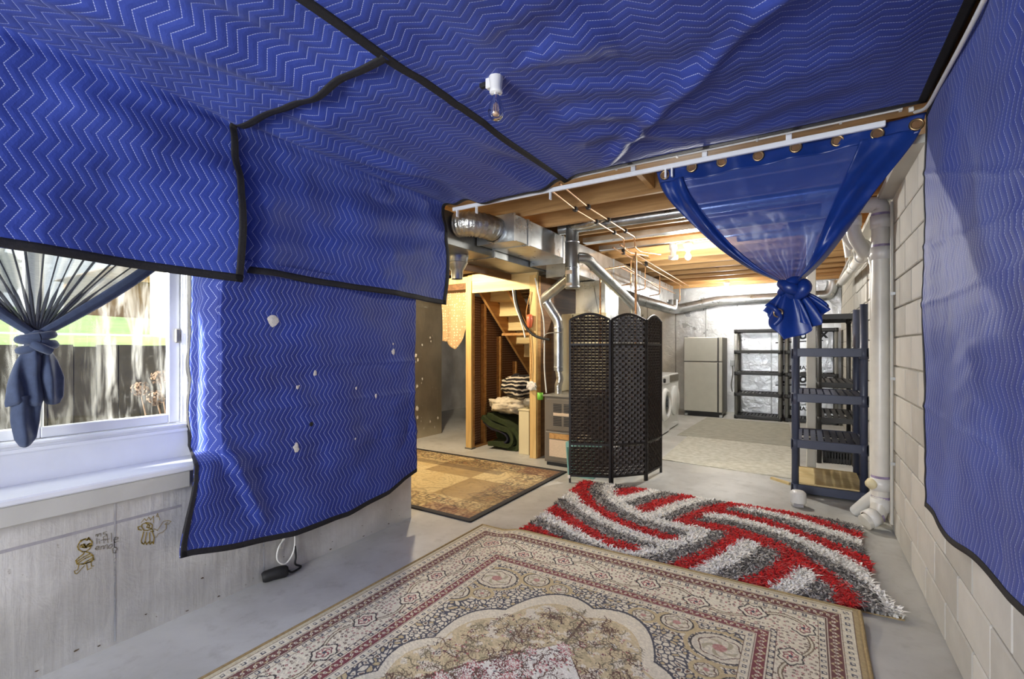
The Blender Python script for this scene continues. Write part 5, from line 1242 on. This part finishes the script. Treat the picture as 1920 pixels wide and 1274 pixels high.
qq = ((Q + .13) % .26) - .13; fl_ = (np.floor((Q + .13) / .26) % 2) * 2 - 1; e2 = e + .28 * fl_; pr = np.hypot(qq / .062, e2 / .62); pa = np.arctan2(e2, qq / .08)
pr2 = pr / (1 + .10 * np.cos(pa * 6)); put(mn & (pr2 < 1.0), cream * 1.05); put(mn & (np.abs(pr2 - .95) < .07), black_); put(mn & (np.abs(pr2 - .55) < .06), maroon); put(mn & (pr2 < .45) & (np.sin(pa * 5 + pr * 12) > .2), rose); put(mn & (pr2 < .16), navy)
guard(.335, .364); darkband(.364, .418, maroon * 1.1); guard(.418, .462)
nz = .94 + .12 * vnoise(Ss * 130, Tt * 130) + .06 * vnoise(Ss * 3, Tt * 3); img *= nz[..., None]; img = np.clip(img, 0, 1)
Zr = .011 + .0012 * vnoise(Ss * 240, Tt * 240) + .006 * np.exp(-((Tt - .02) / .06) ** 2) * 0; Zr = np.where(E_ < .012, .009, Zr)
shag_over = (Tt < .14) & (Ss > .20) & (Ss < 2.22)
lift = .030 * sstep(.30, .05, Tt) * sstep(.18, .34, Ss)                           # the far edge lies on the shag rug
P = np.stack([RX0 + Ss, RY1 - Tt, Zr + lift], -1)
pr_ = thing('persian_rug', 'large cream Persian-style rug with maroon borders lying over the shag rug', 'rug', ((RX0 + RX1) / 2, (RY0 + RY1) / 2, 0))
grid_obj('pile', P, M['dyed'], pr_, col=img, smooth=True)
# bound edge
M['rug_edge'] = pm('tan_rug_binding', s2l(160, 138, 96), .9, var=.15, scale=60, bump=.4, bscale=300)
def zedge(x, y):
    tt_ = RY1 - y; ss_ = x - RX0; return float(.030 * sstep(.30, .05, np.array(tt_)) * sstep(.18, .34, np.array(ss_)))
for pts in ([(RX0, y) for y in np.linspace(RY0, RY1, 40)], [(RX1, y) for y in np.linspace(RY0, RY1, 40)], [(x, RY1) for x in np.linspace(RX0, RX1, 40)], [(x, RY0) for x in np.linspace(RX0, RX1, 10)]):
    MB().tube([(x, y, .008 + zedge(x, y)) for x, y in pts], .0078, 8).build('bound_edge', M['rug_edge'], pr_)

# --- shag rug: thousands of yarn tufts, stripe colours by nearest dyed stripe
F_, th0 = 882., R(32.04)
def floor_pt(px, py):
    a, b = (px - 960) / F_, (652 - py) / F_; s, c = math.sin(th0), math.cos(th0); tq = -1.33 / b; return ((a * c - s) * tq, (a * s + c) * tq)
stripes = []
def sA(col, pts): stripes.append((col, [floor_pt(970 + x * .20833, 895 + y * .20833) for x, y in pts]))
def sB(col, pts): stripes.append((col, [floor_pt(1300 + x * .21875, 930 + y * .21875) for x, y in pts]))
sA('r', [(620,80),(565,150),(630,255),(760,340),(900,430),(1100,510),(1300,575),(1430,598)]); sA('g', [(740,90),(690,160),(760,260),(880,350),(1050,430),(1250,500),(1470,555)])
sA('w', [(820,100),(815,170),(880,240),(1000,310),(1150,390),(1350,455),(1650,515)]); sA('w', [(480,190),(560,290),(700,390),(900,490),(1100,570),(1350,640),(1500,600),(1700,540)])
sA('g', [(390,260),(500,340),(650,440),(850,550),(1050,630),(1200,660)]); sA('r', [(320,320),(420,400),(560,490),(720,580),(900,660),(1050,690)])
sA('w', [(220,375),(330,430),(500,530),(700,630),(950,735),(1150,710),(1400,650),(1650,570)]); sA('g', [(150,430),(300,500),(450,580),(650,670),(800,725)]); sA('r', [(80,480),(200,540),(320,590)])
sA('g', [(1850,550),(1720,615),(1520,700),(1320,770),(1100,800)]); sA('r', [(1000,145),(930,185),(1110,140)]); sA('w', [(960,240),(1100,190),(1220,160)]); sA('g', [(1050,280),(1200,215),(1380,178)])
sA('r', [(1120,335),(1300,260),(1540,200)]); sA('w', [(1230,385),(1450,285),(1700,225)]); sA('g', [(1350,405),(1550,325),(1850,245)]); sA('r', [(1480,435),(1650,365),(1800,310),(1920,285)]); sA('r', [(1480,435),(1700,480),(1900,510)]); sA('g', [(900,120),(950,115)])
sB('r', [(0,200),(150,130),(350,100),(550,125),(800,190),(1000,240),(1200,310),(1400,370),(1500,425)]); sB('g', [(650,125),(850,150),(1100,210),(1300,280),(1440,340)]); sB('w', [(950,148),(1150,185),(1300,230),(1430,285)]); sB('r', [(1240,180),(1410,225)])
sB('w', [(430,150),(600,170),(850,230),(1100,310),(1350,400),(1540,490)]); sB('g', [(330,150),(500,180),(700,235),(900,315),(1150,400),(1350,475),(1570,560)]); sB('r', [(200,168),(350,190),(600,255),(800,315),(1000,390),(1200,475),(1400,570),(1540,650),(1640,770)])
sB('w', [(120,200),(300,222),(600,300),(800,370),(1000,450),(1200,550),(1400,660),(1550,780),(1700,930),(1810,1090)]); sB('g', [(80,245),(300,268),(550,335),(800,440),(1000,555),(1200,670),(1350,790),(1500,940),(1560,1020)])
sB('r', [(0,270),(150,288),(350,335),(600,415),(800,505),(950,590),(1100,690),(1250,810),(1350,940),(1390,1030)]); sB('r', [(350,350),(290,430),(150,520),(0,620),(-200,700)]); sB('w', [(430,450),(350,550),(200,630),(50,690),(-60,720)])
sB('g', [(660,540),(560,620),(440,690),(300,740)]); sB('r', [(850,570),(790,660),(650,740),(500,800)]); sB('w', [(950,700),(900,780),(780,850)]); sB('g', [(1090,830),(1050,900),(980,930)]); sB('g', [(200,370),(100,450),(0,520)]); sB('w', [(60,335),(0,365)])
poly = [(-1.85, 4.27), (-1.2, 4.32), (.20, 4.31), (.345, 4.22), (.30, 3.9), (.33, 3.55), (.30, 3.3), (.405, 2.945), (.2, 2.93), (.1, 2.78), (-1.75, 2.80), (-1.72, 2.95)]
def inpoly(x, y, pg):
    r = np.zeros(x.shape, bool); n = len(pg)
    for i in range(n):
        (xa, ya), (xb, yb_) = pg[i], pg[(i + 1) % n]
        c = ((ya > y) != (yb_ > y)) & (x < (xb - xa) * (y - ya) / (yb_ - ya + 1e-12) + xa); r ^= c
    return r
NTF = 62000
tx = RNG.uniform(-1.87, .42, NTF); ty = RNG.uniform(2.76, 4.33, NTF); ok = inpoly(tx, ty, poly); tx, ty = tx[ok], ty[ok]
best = np.full(tx.shape, 9.); cid = np.zeros(tx.shape, int); jx = tx + RNG.normal(0, .006, tx.shape); jy_ = ty + RNG.normal(0, .006, tx.shape)
for col, pts in stripes:
    ci = 'rgw'.index(col)
    for (xa, ya), (xb, yb_) in zip(pts[:-1], pts[1:]):
        dx, dy_ = xb - xa, yb_ - ya; q = np.clip(((jx - xa) * dx + (jy_ - ya) * dy_) / (dx * dx + dy_ * dy_ + 1e-9), 0, 1)
        d = np.hypot(jx - xa - q * dx, jy_ - ya - q * dy_); nw = d < best; best = np.where(nw, d, best); cid = np.where(nw, ci, cid)
red = np.array(s2l(208, 26, 28)); wht = np.array(s2l(246, 244, 238)); gd = np.array(s2l(92, 88, 86)); gl_ = np.array(s2l(190, 186, 180))
n = len(tx); base = np.where((cid == 0)[:, None], red * RNG.uniform(.6, 1.15, (n, 1)), np.where((cid == 2)[:, None], wht * RNG.uniform(.85, 1.05, (n, 1)), np.where(RNG.random((n, 1)) < .55, gd * RNG.uniform(.6, 1.4, (n, 1)), gl_ * RNG.uniform(.7, 1.05, (n, 1)))))
# groove between stripes: shorter yarn where two colours meet
Lh = RNG.uniform(.028, .044, n) * np.where(ty < 2.87, .35, 1.0); an = RNG.uniform(0, 2 * PI, n); lean = RNG.uniform(.4, 1.25, n)
wd = RNG.uniform(.004, .0075, n); ax_, ay_ = np.cos(an), np.sin(an); bx_, by_ = -np.sin(an), np.cos(an)
V = np.zeros((n, 5, 3)); z0 = .006
V[:, 0] = np.stack([tx - bx_ * wd, ty - by_ * wd, np.full(n, z0)], -1); V[:, 1] = np.stack([tx + bx_ * wd, ty + by_ * wd, np.full(n, z0)], -1)
mx, my = tx + ax_ * Lh * lean * .35, ty + ay_ * Lh * lean * .35; zm = z0 + Lh * .62
V[:, 2] = np.stack([mx + bx_ * wd * 1.1, my + by_ * wd * 1.1, zm], -1); V[:, 3] = np.stack([mx - bx_ * wd * 1.1, my - by_ * wd * 1.1, zm], -1)
V[:, 4] = np.stack([tx + ax_ * Lh * lean, ty + ay_ * Lh * lean, z0 + Lh * (1 - .25 * lean)], -1)
sr = thing('shag_rug', 'shaggy red, white and grey striped rug partly under the Persian-style rug', 'rug', (-.7, 3.55, 0))
me = bpy.data.meshes.new('shag_pile'); V -= np.array([-.7, 3.55, 0]); me.vertices.add(n * 5); me.vertices.foreach_set('co', V.ravel())
o5 = (np.arange(n) * 5)[:, None]; li = np.concatenate([o5 + np.array([0, 1, 2, 3]), o5 + np.array([3, 2, 4])], 1).ravel().astype(np.int32)
me.loops.add(n * 7); me.loops.foreach_set('vertex_index', li); me.polygons.add(n * 2)
ls = np.stack([np.arange(n) * 7, np.arange(n) * 7 + 4], -1).ravel().astype(np.int32); me.polygons.foreach_set('loop_start', ls); me.update(calc_edges=True)
ca = me.color_attributes.new('Col', 'FLOAT_COLOR', 'POINT'); c4 = np.ones((n * 5, 4)); c4[:, :3] = np.clip(np.repeat(base, 5, 0), 0, 1); ca.data.foreach_set('color', c4.ravel())
po_ = link('shag_pile', me, M['shag'], sr); po_['kind'] = 'stuff'
gx = np.linspace(-1.87, .42, 230); gy = np.linspace(2.77, 4.33, 160)
GX, GY = np.meshgrid(gx, gy, indexing='ij'); ins = inpoly(GX, GY, poly); 
bst = np.full(GX.shape, 9.); cc = np.zeros(GX.shape, int)
for col, pts in stripes:
    ci = 'rgw'.index(col)
    for (xa, ya), (xb, yb_) in zip(pts[:-1], pts[1:]):
        dx, dy_ = xb - xa, yb_ - ya; q = np.clip(((GX - xa) * dx + (GY - ya) * dy_) / (dx * dx + dy_ * dy_ + 1e-9), 0, 1); d = np.hypot(GX - xa - q * dx, GY - ya - q * dy_); nw = d < bst; bst = np.where(nw, d, bst); cc = np.where(nw, ci, cc)
gcol = np.where((cc == 0)[..., None], red * .7, np.where((cc == 2)[..., None], wht * .92, (gd + gl_) * .45))
mb = MB().prism(poly, .001, .007, 'z'); mb.build('backing', M['rug_edge'], sr)
ii, jj = np.where(ins[:-1, :-1] & ins[1:, :-1] & ins[1:, 1:] & ins[:-1, 1:])
Vb = np.stack([GX, GY, np.full(GX.shape, .020)], -1).reshape(-1, 3); nb = len(gy); fq = np.stack([ii * nb + jj, (ii + 1) * nb + jj, (ii + 1) * nb + jj + 1, ii * nb + jj + 1], -1)
used, inv = np.unique(fq, return_inverse=True); me = bpy.data.meshes.new('under_pile'); me.from_pydata((Vb[used] - np.array([-.7, 3.55, 0])).tolist(), [], inv.reshape(-1, 4).tolist())
ca = me.color_attributes.new('Col', 'FLOAT_COLOR', 'POINT'); c4 = np.ones((len(used), 4)); c4[:, :3] = gcol.reshape(-1, 3)[used]; ca.data.foreach_set('color', c4.ravel()); link('under_pile', me, M['shag'], sr)

# --- tan patchwork rug in the alcove
TX0, TX1, TY0, TY1 = -4.62, -2.165, 2.86, 4.55
c_ = .0085; xs2 = np.linspace(TX0, TX1, int((TX1 - TX0) / c_)); ys2 = np.linspace(TY0, TY1, int((TY1 - TY0) / c_)); GX, GY = np.meshgrid(xs2, ys2, indexing='ij')
gold, straw, rust, umber = hexc(178, 150, 96), hexc(204, 182, 130), hexc(128, 70, 34), hexc(66, 48, 28)
bx = np.floor((GX - TX0 + .12) / .62).astype(int); by = np.floor((GY - TY0 + .2) / .58).astype(int); sel = _tab[(bx * 7 + 3) % 256, (by * 5 + 11) % 256]
im = np.where((sel < .35)[..., None], gold, np.where((sel < .7)[..., None], straw, gold * .7 + umber * .5))
sw1 = np.abs(np.sin(12 * fbm(GX * 2.2, GY * 2.2, 3) + GX * 9)); edgew = np.minimum(np.minimum(TX1 - GX, GX - TX0), np.minimum(TY1 - GY, GY - TY0))
lf = (sw1 < .28); dens = sstep(.55, .12, edgew); put2 = lambda mk, c, a: im.__setitem__(slice(None), im * (1 - (mk * a)[..., None]) + c * (mk * a)[..., None])
put2(lf.astype(float), umber, .30 + .6 * dens); put2(((sw1 > .55) & (sw1 < .7)).astype(float), rust, .15 + .45 * dens); put2((vnoise(GX * 7, GY * 7) > .3).astype(float), straw, .35 * dens)
w1, w2, w3 = worley(GX / .055 + .7 * vnoise(GX * 9, GY * 9), GY / .045 + .7 * vnoise(GX * 9 + 40, GY * 9), 77)
put2(((w2 - w1 < .20) | ((w3 > .7) & (w1 < .25))).astype(float), umber, .75 * sstep(.42, .30, edgew)); put2(((w1 < .3) & (w3 < .35)).astype(float), rust, .6 * sstep(.45, .3, edgew)); put2((w2 - w1 < .10).astype(float), gold * .7, .5 * sstep(.3, .5, edgew))
put2((((GX > TX1 - .45) & (GY > TY1 - .30)) | ((GX > TX1 - .55) & (GY < TY0 + .2))).astype(float), rust, .45)
put2(((GY > 4.05) & (GY < 4.18) & (GX < -2.7)).astype(float), umber * 1.6, .6)
put2(fbm(GX * 5, GY * 5, 3).clip(0, 1), gold, .4); put2((edgew < .045).astype(float), hexc(34, 28, 24), 1.)
tr_ = thing('patchwork_rug', 'tan and brown leaf-patterned rug with a black edge in front of the stairs', 'rug', ((TX0 + TX1) / 2, (TY0 + TY1) / 2, 0))
grid_obj('pile', np.stack([GX, GY, .010 + .0008 * vnoise(GX * 200, GY * 200)], -1), M['dyed'], tr_, col=np.clip(im, 0, 1))
for a_, b_ in (((TX0, TY0), (TX1, TY0)), ((TX1, TY0), (TX1, TY1)), ((TX1, TY1), (TX0, TY1)), ((TX0, TY1), (TX0, TY0))): MB().bar((*a_, .006), (*b_, .006), .014, .0115).build('bound_edge', M['binding'], tr_)

# --- two pale flat mats further back
M['mat_pale'] = pm('pale_worn_mat', s2l(182, 180, 164), .95, var=.12, scale=14, bump=.5, bscale=160, col2=s2l(206, 204, 192))
M['mat_grey'] = pm('grey_worn_mat', s2l(166, 164, 150), .95, var=.1, scale=9, bump=.5, bscale=160)
T = thing('floor_mat', 'pale worn flat mat on the concrete beyond the folding screen', 'mat', (-.8, 6.5, 0)); MB().prism([(-1.46, 5.66), (-.13, 5.52), (-.15, 7.28), (-1.50, 7.34)], .0, .008, 'z').build('weave', M['mat_pale'], T)
T = thing('floor_mat', 'grey worn flat mat reaching to the refrigerator', 'mat', (-.9, 8.4, 0)); MB().prism([(-1.66, 7.36), (-.15, 7.32), (-.25, 9.45), (-1.60, 9.52)], .0, .006, 'z').build('weave', M['mat_grey'], T)
